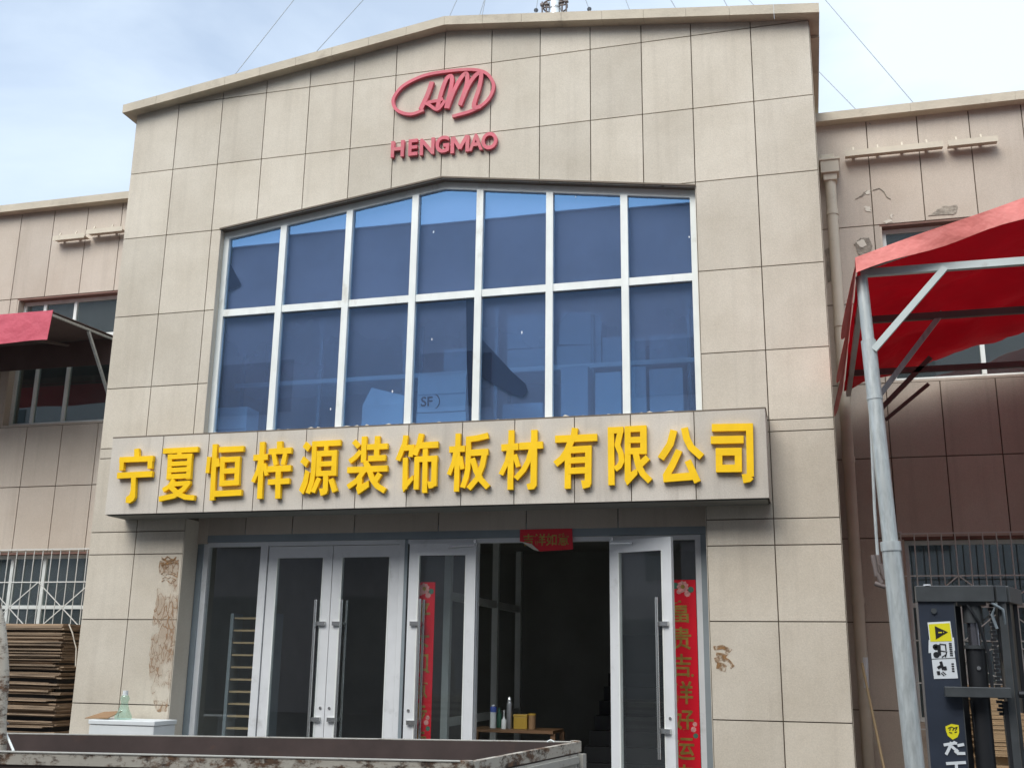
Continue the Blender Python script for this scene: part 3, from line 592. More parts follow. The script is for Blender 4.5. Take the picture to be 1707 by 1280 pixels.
GL = [  # (origin x, y, scale, strokes) ; stroke = (width, points) or ('P', outline)
 (185, 730, 10.669, [(100, [(455, 190), (455, 335)]), (105, [(150, 388), (750, 362)]), (90, [(196, 350), (184, 574)]), (95, [(700, 330), (689, 542)]), (112, [(110, 668), (735, 636)]), (98, [(405, 660), (392, 990)]), ('P', [(437, 930), (350, 940), (330, 1010), (270, 1050), (262, 1150), (330, 1160), (400, 1110), (430, 1050)])]),
 (185, 730, 10.669, [(100, [(925, 232), (1545, 200)]), (90, [(1220, 225), (1217, 310)]), (92, [(1052, 290), (1026, 742)]), (92, [(1402, 278), (1376, 730)]), (88, [(1010, 338), (1446, 316)]), (84, [(1010, 464), (1420, 442)]), (86, [(1010, 574), (1410, 552)]), (92, [(990, 690), (1418, 668)]), (85, [(1120, 735), (1040, 860), (925, 930)]), (85, [(1060, 825), (1410, 795)]), (95, [(1390, 780), (1290, 910), (1130, 1025), (855, 1085)]), (95, [(1050, 850), (1180, 985), (1320, 1050), (1485, 1062)])]),
 (335, 720, 10.669, [(96, [(250, 215), (195, 1212)]), (76, [(145, 440), (112, 728)]), (76, [(288, 470), (306, 615)]), (104, [(322, 315), (758, 295)]), (92, [(388, 440), (368, 962)]), (95, [(655, 432), (632, 948)]), (96, [(355, 495), (698, 478)]), (98, [(370, 698), (650, 682)]), (100, [(330, 916), (680, 893)]), (108, [(245, 1098), (722, 1074)])]),
 (335, 720, 10.669, [(100, [(1092, 175), (1040, 1185)]), (108, [(932, 458), (1190, 440)]), (78, [(1055, 490), (1015, 680), (922, 890)]), (76, [(1120, 560), (1168, 770)]), (105, [(1400, 165), (1396, 300)]), (108, [(1205, 350), (1612, 326)]), (85, [(1295, 392), (1332, 592)]), (85, [(1500, 384), (1455, 584)]), (110, [(1185, 662), (1602, 640)]), (102, [(1192, 892), (1575, 868)]), (102, [(1380, 640), (1366, 1182)])]),
 (490, 720, 10.669, [('P', [(215, 170), (305, 250), (245, 350), (155, 265)]), ('P', [(168, 430), (268, 520), (212, 625), (112, 530)]), ('P', [(205, 670), (278, 715), (240, 920), (165, 1108), (88, 1035), (160, 860)]), (105, [(325, 215), (832, 188)]), (90, [(368, 165), (345, 700), (315, 890), (245, 1090)]), (80, [(580, 220), (570, 350)]), (92, [(450, 350), (436, 780)]), (96, [(722, 338), (708, 778)]), (100, [(405, 388), (768, 368)]), (90, [(450, 572), (710, 556)]), (96, [(395, 742), (755, 726)]), (96, [(568, 760), (560, 1050)]), ('P', [(448, 1005), (560, 1000), (608, 1030), (582, 1098), (478, 1138)]), (84, [(452, 815), (338, 1075)]), (95, [(658, 835), (730, 1062)])]),
 (490, 720, 10.669, [(92, [(1060, 162), (1156, 264)]), (88, [(1188, 338), (1090, 450), (985, 525)]), (98, [(1252, 78), (1234, 540)]), (102, [(1300, 268), (1666, 250)]), (96, [(1486, 72), (1462, 475)]), (102, [(1322, 472), (1632, 455)]), (100, [(1270, 530), (1326, 640)]), (108, [(948, 676), (1664, 645)]), (92, [(1245, 690), (1125, 860), (958, 978)]), (88, [(1178, 820), (1158, 1010)]), ('P', [(1102, 985), (1330, 860), (1336, 975), (1140, 1112)]), (98, [(1348, 700), (1400, 850), (1480, 960), (1618, 1045)]), (95, [(1532, 735), (1436, 888)])]),
 (655, 710, 10.669, [(92, [(228, 165), (206, 310), (150, 450), (85, 610)]), (100, [(195, 392), (382, 375)]), (82, [(338, 365), (312, 548)]), (92, [(222, 562), (208, 1120)]), ('P', [(165, 1060), (352, 870), (362, 955), (182, 1178)]), (96, [(508, 135), (470, 300), (388, 520)]), (112, [(460, 348), (804, 328)]), (92, [(578, 405), (562, 1188)]), (102, [(388, 596), (792, 574)]), (92, [(430, 560), (412, 1128)]), (98, [(738, 540), (728, 1070)]), ('P', [(612, 982), (680, 988), (778, 1040), (705, 1102), (638, 1112)])]),
 (655, 710, 10.669, [(92, [(1158, 132), (1126, 1165)]), (108, [(1000, 418), (1282, 400)]), (78, [(1110, 470), (1080, 640), (992, 865)]), (76, [(1198, 540), (1238, 765)]), (102, [(1308, 240), (1500, 215), (1692, 168)]), (92, [(1346, 190), (1334, 750), (1305, 900), (1238, 1095)]), (112, [(1360, 478), (1694, 458)]), (95, [(1642, 430), (1590, 700), (1500, 930), (1345, 1115)]), (96, [(1412, 575), (1480, 800), (1560, 950), (1690, 1092)])]),
 (820, 705, 9.483, [(90, [(307, 112), (288, 1052)]), (104, [(148, 390), (420, 370)]), (76, [(275, 430), (240, 610), (140, 815)]), (72, [(358, 500), (416, 690)]), (108, [(432, 368), (804, 345)]), (96, [(670, 108), (656, 1000)]), ('P', [(548, 965), (640, 935), (705, 990), (660, 1045), (568, 1052)]), (82, [(628, 405), (575, 600), (500, 740), (376, 880)])]),
 (820, 705, 9.483, [(96, [(1312, 78), (1290, 225)]), (108, [(998, 255), (1662, 225)]), (98, [(1262, 250), (1190, 440), (1110, 560), (1000, 650)]), (92, [(1202, 420), (1196, 1036)]), (102, [(1205, 428), (1575, 405)]), (96, [(1526, 362), (1518, 970)]), (92, [(1202, 594), (1530, 576)]), (94, [(1202, 758), (1530, 740)]), ('P', [(1408, 905), (1475, 905), (1570, 950), (1545, 1012), (1435, 1038)])]),
 (1000, 700, 9.483, [(94, [(172, 112), (182, 1028)]), (96, [(130, 168), (372, 152)]), (86, [(328, 160), (274, 400)]), (82, [(270, 385), (332, 530), (344, 650), (305, 730), (238, 776)]), (88, [(438, 98), (440, 960)]), (92, [(390, 148), (732, 130)]), (96, [(686, 88), (690, 540)]), (90, [(440, 318), (692, 310)]), (94, [(440, 494), (738, 484)]), ('P', [(385, 930), (480, 830), (592, 755), (596, 855), (430, 1035)]), (92, [(568, 535), (610, 720), (680, 850), (795, 965)]), (92, [(758, 588), (636, 706)])]),
 (1000, 700, 9.483, [(102, [(1168, 160), (1110, 380), (960, 610)]), (102, [(1335, 122), (1370, 290), (1440, 430), (1610, 580)]), (98, [(1252, 475), (1150, 700), (1038, 895)]), (112, [(1000, 922), (1500, 882)]), (98, [(1388, 640), (1470, 820), (1544, 980)])]),
 (1140, 690, 10.669, [(122, [(495, 242), (1222, 230)]), (112, [(1166, 165), (1182, 1110)]), ('P', [(1028, 1072), (1140, 1058), (1240, 1150), (1180, 1205), (1058, 1228)]), (124, [(478, 462), (1062, 450)]), (106, [(622, 610), (628, 1030)]), (112, [(966, 600), (970, 1025)]), (122, [(570, 672), (1020, 666)]), (122, [(575, 968), (1025, 962)])])]
for (ox, oy, s_, st) in GL:
    q = MB(); k = 0
    for w_, pts in st:
        yf = SY - .052 - k * .0005; k += 1
        P2 = [XZ(ox + a / s_, oy + b_ / s_, SY - .05) for a, b_ in pts]
        if w_ == 'P': q.prism_y(P2, yf, SY - .008, 'yellow')
        else:
            wd = w_ / s_ / FPX * 10.95 * 1.06
            ribbon(q, P2, wd, yf, SY - .008, 'yellow')
    q.build('sign_character', SG)

# ================================================================== EMBLEM AND LETTERING
EM = root('wall_emblem', 'faded red oval script emblem high on the gable above red letters', 'emblem', (-4.0, -.05, 8.0))
q = MB(); em = [(34, [(650, 575), (520, 618), (400, 590), (345, 525), (352, 440), (450, 325), (650, 228), (870, 185), (1100, 165), (1240, 182), (1320, 235), (1360, 330), (1325, 440), (1240, 530), (1120, 590), (940, 640)]),
 (50, [(735, 290), (690, 420), (620, 570)]), (34, [(640, 500), (700, 520), (790, 570), (870, 480)]), (34, [(690, 500), (800, 480), (850, 465)]),
 (44, [(790, 560), (830, 400), (885, 260), (935, 240), (930, 340), (880, 560)]), (44, [(890, 560), (960, 380), (1040, 240), (1090, 215), (1085, 330), (1020, 520)]),
 (44, [(1020, 530), (1100, 340), (1180, 225), (1235, 215), (1215, 350), (1160, 540), (1235, 540)])]
def smooth(pts, k=5):
    out = []; n = len(pts)
    for i in range(n - 1):
        p0_, p1_, p2_, p3_ = (Vector(pts[max(0, min(n - 1, i + d))]) for d in (-1, 0, 1, 2))
        for j in range(k):
            t_ = j / k; out.append(tuple(.5 * ((2 * p1_) + (p2_ - p0_) * t_ + (2 * p0_ - 5 * p1_ + 4 * p2_ - p3_) * t_ ** 2 + (3 * p1_ - p0_ - 3 * p2_ + p3_) * t_ ** 3)))
    return out + [tuple(pts[-1])]
for k, (w_, pts) in enumerate(em):
    pts = smooth(pts)
    ribbon(q, [XZ(600 + a / 6.096, 90 + b_ / 6.096, -.06) for a, b_ in pts], w_ / 6.096 / FPX * 12.6, -.075 - k * .0006, -.03, 'pink')
q.build('emblem_outline', EM)
p0 = P(650, 251, -.06); p1 = P(829, 237, -.06)
for i, (ch, px, py, sc) in enumerate(zip('HENGMAO', (663, 688, 712.5, 738, 767, 793.5, 816), (250.5, 248, 246.5, 243, 241.5, 239.5, 237), (1.3, 1.25, 1.3, 1.22, 1.25, 1.15, 1.2))):
    v = P(px, py, -.06)
    if ch == 'M':
        q = MB(); h_ = .104; x_ = v.x
        for k, pts in enumerate(([(x_ - .092, v.z - h_), (x_ - .092, v.z + h_)], [(x_ + .092, v.z - h_), (x_ + .092, v.z + h_)], [(x_ - .088, v.z + h_), (x_ + .002, v.z - h_ * .55)], [(x_ + .088, v.z + h_), (x_ - .002, v.z - h_ * .55)])):
            ribbon(q, pts, .044, -.072 - k * .0006, -.028, 'pink')
        q.build('raised_letter', EM); continue
    text_obj('raised_letter', ch, .285, 'pink', (v.x, -.05, v.z), EM, extrude=.022, offset=.003 if ch == 'M' else .009, sx=sc * .70)

# ================================================================== WINGS
def wing(side, label):
    Y = 2.07; B_ = root('wing_building', label, 'building', (side * 3 + (-14 if side < 0 else 5), 6, 0))
    if side < 0: x0, x1 = -22., XL; xs = [-.6 * k - 8.515 for k in range(24)][::-1] + [XL]; up = (-11.39, -9.0, 4.86, 6.87); lo = (-11.7, -9.0, 1.0, 3.03)
    else: x0, x1 = XR, 14.; xs = [XR] + [1.015 + .599 * k for k in range(24)]; up = (1.08, 5.2, 4.86, 6.87); lo = (1.06, 5.2, 1.0, 3.05)
    zs = [0, .25, 1.15, 2.1, 3.04, 3.965, 4.86, 5.87, 6.865, 8.6]; top = 8.27
    ho = [up, lo]; rc = minus(x0, x1, 0, top, ho)
    w = MB(); tiles(w, xs, zs, [rect(*r) for r in rc], Y - .02, 'wing_tile', gap=.013, seed=11 + side)
    for r in rc: w.box((r[0], Y, r[2]), (r[1], Y + .25, r[3]), 'joint')
    # plastered reveals, red-brown under the head
    for (a, b, c_, d) in ho:
        w.box((a, Y - .018, d), (b, Y + .24, d + .0), 'lintel') if False else None
        w.box((a + .002, Y - .012, d - .03), (b - .002, Y + .249, d - .001), 'lintel'); w.box((a + .001, Y - .015, c_ + .001), (a + .025, Y + .249, d - .031), 'wing_tile')
        w.box((a + .026, Y - .015, c_ + .001), (b - .002, Y + .249, c_ + .03), 'wing_tile')
    w.box((x0, Y + 9, 0), (x1, Y + 9.2, top), 'joint'); w.box((x0, Y + 3.2, 0), (x1, Y + 3.3, top), 'plaster_dark')
    w.box((x0 if side < 0 else x1 - .2, Y + .25, 0), (x0 + .2 if side < 0 else x1, Y + 9, top), 'wing_tile')
    w.build('wall', B_)
    w = MB(); w.box((x0, Y + .25, top - .3), (x1, Y + 9, top - .1), 'render'); w.box((x0, Y + .25, 3.6), (x1, Y + 3.2, 3.8), 'plaster_dark'); w.build('roof', B_)
    w = MB(); xx_ = x0
    while xx_ < x1 - .01:
        e_ = min(xx_ + 1.2, x1); w.box((xx_ + .001, Y - .16, top), (e_ - .001, Y + .3, top + .115), 'cap'); xx_ = e_
    w.build('coping', B_)
    for (a, b, c_, d), ms in ((up, 4), (lo, 3)):
        q = MB(); yy = Y + .11; fw = .05; a2, b2, c2, d2 = a + .027, b - .003, c_ + .032, d - .032
        q.box((a2, yy, c2), (b2, yy + .06, c2 + fw), 'white_frame'); q.box((a2, yy, d2 - fw), (b2, yy + .06, d2), 'white_frame')
        pw = (b2 - a2) / ms if side > 0 else .80
        cuts = [a2 + pw * i for i in range(ms + 1)] if side > 0 else [a2, -10.98, -10.44, -9.7, b2]
        for i, x in enumerate(cuts):
            xa = min(max(x - fw / 2, a2), b2 - fw); q.box((xa, yy - .004, c2 + fw), (xa + fw, yy + .062, d2 - fw), 'white_frame')
        zt = d2 - .62 if c_ > 3 else d2 - .75
        for i in range(len(cuts) - 1): q.box((cuts[i] + fw / 2, yy, zt), (cuts[i + 1] - fw / 2, yy + .06, zt + fw), 'white_frame')
        fr = q.build('window', B_)
        for i in range(len(cuts) - 1):
            for z0, z1 in ((c2 + fw, zt), (zt + fw, d2 - fw)):
                q = MB(); q.pane((cuts[i] + fw / 2 + .001, yy + .025, z0 + .001), (cuts[i + 1] - fw / 2 - .001, yy + .031, z1 - .001), 'wing_glass'); q.build('glass_pane', fr)
    # security grille over the lower window
    a, b, c_, d = lo; yg = Y - .14; q = MB(); x = a - .02
    while x < b: q.tube([(x, yg, c_ - .03), (x, yg, d + .02)], .007, 'grille', 6, False); x += .143
    for z in (c_ - .03, 1.45, 1.9, 2.6, d + .02): q.bar((a - .02, yg - .012, z), (b, yg - .012, z), .012, .014, 'grille')
    for k in range(6):
        xa = a + .12 + k * .86
        for (p_, r_) in (((0, 2.6 - .35), (.43, 2.6)), ((.43, 2.6), (.86, 2.25)), ((0, 2.25), (.43, 1.9)), ((.43, 1.9), (.86, 2.25)), ((0, 1.45), (.86, 1.9)), ((0, 1.9), (.86, 1.45))):
            if xa + r_[0] < b: q.bar((xa + p_[0], yg - .026, p_[1]), (xa + r_[0], yg - .026, r_[1]), .008, .012, 'grille')
    for x in (a - .02, b - .01): q.box((x - .015, yg, c_ - .04), (x + .015, Y - .021, c_ - .02), 'grille'); q.box((x - .015, yg, d + .03), (x + .015, Y - .021, d + .05), 'grille')
    q.build('window_grille', B_)
    return B_
LW = wing(-1, 'lower beige wing left of the shop front behind the dark lined awning')
RW = wing(1, 'lower beige wing right of the shop front with downpipe and peeling wall')
# angle iron sign brackets on both wings
def bracket(pa, pb, label, studs):
    Y = 1.93; a = P(*pa, Y); b = P(*pb, Y); z = (a.z + b.z) / 2
    r = root('sign_bracket', label, 'bracket', (a.x, 2.05, z), 'empty angle iron brackets under the wing copings')
    q = MB(); q.box((a.x, Y - .03, z - .02), (b.x, Y + .10, z - .012), 'pipe'); q.box((a.x, Y - .036, z - .045), (b.x, Y - .031, z + .03), 'pipe'); q.build('rail', r)
    q = MB()
    for k in range(studs):
        x = a.x + (b.x - a.x) * (k + .35) / studs; q.bar((x, Y - .03, z - .011), (x, Y + .02, z + .09), .02, .012, 'pipe'); q.box((x - .02, Y + .0, z - .011), (x + .02, 2.049, z + .01), 'pipe')
    q.pieces('stud', r)
bracket((1409, 258), (1572, 240), 'long painted angle bracket on right wing next to the tall block', 4)
bracket((1580, 240), (1663, 232), 'short painted angle bracket on right wing farther from the tall block', 2)
bracket((90, 399), (143, 392), 'outer painted angle bracket on left wing', 2)
bracket((146, 387), (206, 382), 'inner painted angle bracket on left wing touching the tall block', 2)
# damage on the right wing
def patch(pts, m, y=2.047, amp=.01, th=.004):
    q = MB(); q.prism_y(ragged([XZ(*p, 2.05) for p in pts], amp, 4), y - th, y, m); return q.build('peeled_patch', RW)
patch([(1548, 361), (1562, 350), (1575, 344), (1596, 343), (1594, 356), (1590, 358)], 'render')
patch([(1424, 408), (1433, 398), (1448, 397), (1454, 410), (1450, 428), (1432, 424)], 'render')
patch([(1428, 404), (1440, 399), (1444, 410), (1434, 414)], 'flake', 2.042)
patch([(1441, 320), (1450, 317), (1449, 324), (1443, 325)], 'flake'); patch([(1433, 328), (1440, 320), (1443, 322), (1436, 330)], 'render')
patch([(1441, 345), (1451, 344), (1451, 353), (1443, 352)], 'flake'); patch([(1485, 356), (1489, 358), (1487, 364), (1483, 361)], 'flake')
patch([(1473, 370), (1486, 366), (1488, 370), (1476, 373)], 'flake')
patch([(1376, 416), (1386, 410), (1393, 418), (1394, 450), (1396, 468), (1380, 470)], 'render', amp=.015)
q = MB(); ribbon(q, [XZ(*p, 2.04) for p in ((1455, 317), (1466, 314), (1474, 320), (1478, 328), (1485, 332))], .008, 2.042, 2.047, 'render'); ribbon(q, [XZ(*p, 2.04) for p in ((1426, 332), (1436, 326), (1446, 317))], .008, 2.0425, 2.047, 'render'); q.build('plaster_crack', RW)

# downpipe
DP = root('downpipe', 'beige painted rainwater pipe with square hopper in the corner of the right wing', 'downpipe', (.535, 1.95, .12))
q = MB(); hz = P(1397, 300, 1.9).z; q.tube([(.535, 1.93, .14), (.535, 1.93, hz)], .064, 'pipe', 18)
for z in (hz - .45, 5.55, 3.9, 2.3, 1.2): q.tube([(.535, 1.93, z), (.535, 1.93, z + .07)], .072, 'pipe', 18)
q.build('pipe', DP)
q = MB(); q.box((.425, 1.82, hz + .08), (.645, 2.04, hz + .24), 'pipe'); q.box((.41, 1.805, hz + .24), (.66, 2.045, hz + .27), 'pipe'); q.box((.455, 1.85, hz - .01), (.615, 2.02, hz + .08), 'pipe'); q.box((.44, 1.9, hz + .27), (.6, 2.04, hz + .36), 'pipe'); q.build('hopper', DP, .006)

# ================================================================== RIGHT CANOPY
CN = root('tarpaulin_canopy', 'red gabled tarpaulin canopy on galvanised posts at the right', 'canopy', (2.5, -.5, 0))
F, RR = -2.5, 1.72; cx0, cxr, cx1 = .52, 3.8, 7.1
def cz2(x, y): return 4.70 + .30 * (x - cx0) if x < cxr else 4.70 + .30 * (cxr - cx0) - .30 * (x - cxr)
def sag(u, v): return -.11 * (math.sin(math.pi * ((v * 3) % 1)) * math.sin(math.pi * u)) - .02 * math.sin(u * 22 + v * 9) - .014 * math.sin(u * 51 - v * 23 + 2 * math.sin(v * 17))
q = MB(); nx, ny = 60, 44; vs = []; fs = []
for th in (0, -.006):
    for i in range(nx + 1):
        for j in range(ny + 1):
            x = cx0 + (cx1 - cx0) * i / nx; y = F + (RR - F) * j / ny; u = abs(((i / nx) * 2) % 1) if i < nx else 0
            vs.append((x, y, cz2(x, y) + sag(u, j / ny) + th + .02))
k = (nx + 1) * (ny + 1)
for i in range(nx):
    for j in range(ny):
        a = i * (ny + 1) + j; b_ = a + ny + 1; fs.append((a, b_, b_ + 1, a + 1)); fs.append((k + a, k + a + 1, k + b_ + 1, k + b_))
q.add(vs, fs[0::2], 'canvas_top', smooth=True); q.add(vs, fs[1::2], 'canvas', smooth=True); q.build('fabric_roof', CN)
# front gable edge band, with its left end hanging lower
q = MB()
def bandseg(pts_top, pts_bot, m, th=(0, .006, 0)):
    n = len(pts_top); vs = [Vector(p) for p in pts_top] + [Vector(p) for p in pts_bot]; vs += [v + Vector(th) for v in vs]; fs = []
    for i in range(n - 1): fs.append((i, n + i, n + i + 1, i + 1)); fs.append((2 * n + i, 2 * n + i + 1, 3 * n + i + 1, 3 * n + i))
    q.add(vs, fs, m, smooth=True)
tp = []; bt = []
for i in range(61):
    x = cx0 - .02 + (cx1 - cx0 + .02) * i / 60; z = cz2(x, 0) + .06; h = .115 + .085 * min(1, (x - cx0) / 1.2) + .012 * math.sin(x * 7) + .02 * math.sin(x * 3.1)
    tp.append((x, F - .045 + .012 * math.sin(x * 5), z)); bt.append((x, F - .05 + .02 * math.sin(x * 6), z - h))
bandseg(tp, bt, 'canvas_edge'); bt2 = [(p[0], F + .12, p[2] - .04) for p in tp]; bandseg(tp, bt2, 'canvas_edge', (0, 0, -.004)); q.build('valance', CN)
q = MB(); tp = []; bt = []
for j in range(61):
    y = F - .03 + (RR - F + .03) * j / 60; v = j / 60; s3 = abs(math.sin(math.pi * v * 3)); h = .17 + .20 * s3 + .10 * v
    tp.append((cx0 - .01, y, 4.735)); bt.append((cx0 - .06 - .07 * s3 - .03 * v, y, 4.735 - h))
bandseg(tp, bt, 'canvas_edge', (.006, 0, 0)); q.build('valance', CN)
bz = 4.665
def beam(y, m, name='tie_beam'):
    q = MB(); q.box((cx0 + .02, y - .025, bz - .03), (cx1 - .02, y + .025, bz + .03), m)
    q.build(name, CN); q = MB()
    if y > -2: return
    for a, b_ in (((cx0 + .03, bz + .04), (cxr, bz + .30 * (cxr - cx0) - .02)), ((cxr, bz + .30 * (cxr - cx0) - .02), (cx1 - .03, bz + .04))): q.bar((a[0], y, a[1]), (b_[0], y, b_[1]), .04, .04, m)
    q.pieces('rafter', CN)
for y, m in ((-2.4, 'beam_white'), (-1.13, 'beam_dark'), (.75, 'beam_dark')): beam(y, m)
q = MB()
for x in (cx0 + .05, cx1 - .05): q.bar((x, F + .05, bz - .005), (x, RR - .02, bz - .005), .05, .05, 'beam_white')
q.pieces('eave_rail', CN)
def post(x, y, xb, m='galv', rb=.068):
    q = MB(); q.tube([(xb, y, .0), (xb - .0, y, .02)], .15, m, 20)
    pt = lambda z: (xb + (x - xb) * z / bz, y, z)
    q.tube([pt(.02), pt(2.52)], rb, m, 24); q.tube([pt(2.45), pt(2.52)], rb + .007, m, 24); q.tube([pt(2.52), pt(4.10)], rb * .84, m, 24); q.tube([pt(3.62), pt(3.645)], rb * .9, m, 24); q.tube([pt(4.10), pt(bz - .03)], rb * .68, m, 24)
    q.build('post', CN)
post(.545, -2.4, .70); post(.66, -1.13, .80, rb=.045); post(.79, .75, .93, rb=.04); post(7.02, -2.4, 7.02); post(7.02, 1.2, 7.02, rb=.05)
def brace(pa, pb, y, m, w_=.042):
    a = P(*pa, y); b_ = P(*pb, y); q = MB(); q.bar(a, b_, w_, w_, m, up=(0, 1, 0)); q.build('brace', CN)
brace((1456, 584), (1575, 447), -2.43, 'beam_white', .05); brace((1464, 662), (1571, 521), -1.13, 'galv', .045); brace((1466, 684), (1551, 596), .75, 'beam_dark', .05); brace((1476, 700), (1548, 640), 1.55, 'beam_dark', .04)
# hanging clamp and thin tube beside the post
q = MB(); q.tube([P(1451, 690, -2.2), P(1458, 850, -2.2), P(1463, 925, -2.2)], .012, 'galv', 10); q.tube([P(1463, 925, -2.2), P(1466, 955, -2.2)], .02, 'beam_dark', 10)
for a, b_ in (((1455, 925), (1462, 960)), ((1462, 955), (1470, 972)), ((1458, 972), (1476, 978)), ((1468, 940), (1476, 965))): q.tube([P(*a, -2.22), P(*b_, -2.22)], .018, 'beam_dark', 8)
q.build('clamp', CN)

# ================================================================== LEFT AWNING
AW = root('awning', 'crimson fronted awning with dark lining over the left wing windows', 'awning', (-11, 1.5, 5.3))
y_f = .55; d_f = 11 + y_f; a0 = P(88, 519, y_f); zf = a0.z; xr = a0.x; zb = P(189, 566, 1.98).z
print('awning', a0, zb)
q = MB(); xl = -13.5
def slab(pts, th, m1, m2):
    v = [Vector(p) for p in pts]; b_ = [p - Vector((0, 0, th)) for p in v]
    q.add(v, [(0, 1, 2, 3)], 'canvas_top'); q.add(b_, [(3, 2, 1, 0)], m2); q.add(v + b_, [(0, 4, 5, 1), (1, 5, 6, 2), (2, 6, 7, 3), (3, 7, 4, 0)], m2)
slab([(xl, y_f, zf), (xr, y_f, zf), (xr, 2.02, zb + .03), (xl, 2.02, zb + .03)], .012, 'canvas_left', 'canvas_under'); q.build('lining', AW)
q = MB(); tp = []; bt = []
for i in range(41):
    x = xl + (xr + .01 - xl) * i / 40; tp.append((x, y_f - .012, zf + .012)); bt.append((x - (.03 if i == 40 else 0), y_f - .02 - .012 * math.sin(x * 4), zf - .40 + .012 * math.sin(x * 5)))
bandseg(tp, bt, 'canvas_left'); q.build('valance', AW)
q = MB(); q.bar((xr - .03, y_f + .01, zf - .04), (xr - .03, 2.0, zb - .015), .03, .03, 'galv'); q.bar((xl, y_f + .01, zf - .04), (xr - .05, y_f + .01, zf - .04), .03, .03, 'beam_dark')
q.bar((xl, 1.99, zb - .02), (xr - .05, 1.99, zb - .02), .03, .03, 'beam_dark'); q.build('frame', AW)
q = MB(); q.box((xl, 1.955, 5.70), (xr - .02, 1.965, zb + .0), 'canvas_under'); q.build('back_flap', AW)
q = MB(); a = P(152, 566, 1.35); q.bar((xr - .03, 1.35, zf + (zb - zf) * (1.35 - y_f) / (2 - y_f) - .05), (xr - .03, 2.03, zb - .95), .035, .035, 'galv'); q.build('strut', AW)
q = MB(); q.bar((-11.2, y_f + .05, zf - .06), (-10.3, 1.98, zb - .05), .04, .03, 'beam_dark'); q.build('strut', AW)

# ================================================================== ROOF MAST AND GUYS
MA = root('roof_mast', 'slim guyed steel mast rising behind the shop gable peak', 'mast', (-3.55, 4.0, 8.8))
Ym = 4.0; bx = P(925, 30, Ym); q = MB()
q.tube([(bx.x, Ym, 8.6), (bx.x, Ym, bx.z + .30)], .105, 'steel', 20); q.tube([(bx.x, Ym, bx.z + .3), (bx.x, Ym, 19.0)], .05, 'galv', 16); q.build('pole', MA)
q = MB(); zc = P(925, 12, Ym).z
ring = [(bx.x + .20 * math.cos(t_), Ym + .20 * math.sin(t_), zc + .01) for t_ in [i * math.pi / 8 for i in range(17)]]
q.tube(ring, .014, 'beam_dark', 6)
for sx_ in (-.2, -.13, .13, .2): q.tube([(bx.x + sx_, Ym - .05, zc - .2), (bx.x + sx_, Ym - .05, zc + .09)], .014, 'beam_dark', 6); q.box((bx.x + sx_ - .03, Ym - .08, zc + .02), (bx.x + sx_ + .03, Ym - .02, zc + .05), 'beam_dark')
q.box((bx.x - .2, Ym - .06, zc - .03), (bx.x + .2, Ym - .04, zc - .01), 'beam_dark')
q.build('collar', MA)
def guy(px, py, yb, top, ins=False):
    b_ = P(px, py, yb); d = (Vector(top) - b_).normalized(); q = MB(); q.tube([b_ - d * .25, top], .006, 'wire', 5, False)
    if ins: c_ = b_ + d * .10; q.tube([c_ - d * .06, c_, c_ + d * .06], [.01, .03, .01], 'black', 8)
    q.build('guy_wire', MA)
t1 = P(915, -538, Ym); t2 = P(915, -340, Ym); t3 = P(918, -150, Ym)
for px, py, yb, tp_, ins in ((396, 119, .3, t1, 0), (524, 90, .3, t2, 0), (750, 26, .3, t2, 0), (800, 24, .5, t2, 0), (804, 24, .5, t1, 0), (893, 22, .8, t3, 1), (984, 20, .8, t3, 1), (1050, 18, .8, t2, 0), (1127, 15, .3, t2, 0), (1213, 12, .3, t1, 0), (1528, 178, 2.1, t1, 0), (1432, 188, 2.1, t2, 0)):
    guy(px, py, yb, tp_, ins)

# ================================================================== COUPLETS
def couplet(label, ca, cb, w_, chars, y, cat='banner', size=.21, lab2=None):
    r = root('couplet_banner', label, cat, ca, 'red spring couplets round the doors'); xa, za = ca; 
    return r
def vbanner(label, x, ztop, wid, hgt, chars, y, size):
    r = root('couplet_banner', label, 'banner', (x, y, ztop - hgt), 'red spring couplets round the doors')
    q = MB(); q.box((x - wid / 2, y - .002, ztop - hgt), (x + wid / 2, y, ztop), 'paper_red'); q.build('paper', r)
    for i, ch in enumerate(chars):
        text_obj('character', ch, size, 'gold', (x - .012 - (wid - .2) * .3, y - .004, ztop - .34 - i * size * 1.13), r, extrude=.001, offset=.0035, sx=.95)
    q = MB()
    for (dx, dz, rr_, m) in ((0, -.07, .052, 'pinkflower'), (.0, -.07, .02, 'gold'), (-.075, -.06, .03, 'greenleaf'), (.08, -.10, .028, 'greenleaf'), (.045, -.14, .028, 'pinkflower'), (-.04, -.12, .022, 'pinkflower'), (.085, -1.42, .02, 'pinkflower'), (.07, -1.47, .024, 'pinkflower'), (.09, -1.53, .022, 'greenleaf'), (.075, -.95, .012, 'gold')):
        k = 9; yy = y - .003 - rr_ * .02; pts = [(x + dx + rr_ * (1 + .22 * (i % 2)) * math.cos(i * math.pi / k), ztop + dz + rr_ * (1 + .22 * (i % 2)) * math.sin(i * math.pi / k)) for i in range(2 * k)]
        q.prism_y(pts, yy - (.001 if m == 'gold' else 0), y - .0022, m)
    q.pieces('flower_print', r)
pr = P(1145, 966, DY - .01); vbanner('red couplet with gold characters on the right fixed pane beside the ajar door', -1.246, pr.z, .265, 2.05, '富贵吉祥好运来', DY - .006, .235)
pl = P(710, 970, DY - .01); vbanner('red couplet seen through the swung back door leaf left of the opening', -4.065, pl.z, .25, 2.05, '平安如意步步高', DY - .006, .235)
r = root('lintel_banner', 'small horizontal red banner with gold characters curling on the door head', 'banner', (-2.95, .27, 2.85), 'red spring couplets round the doors')
a = P(866, 882, .24); b_ = P(953, 916, .24); q = MB()
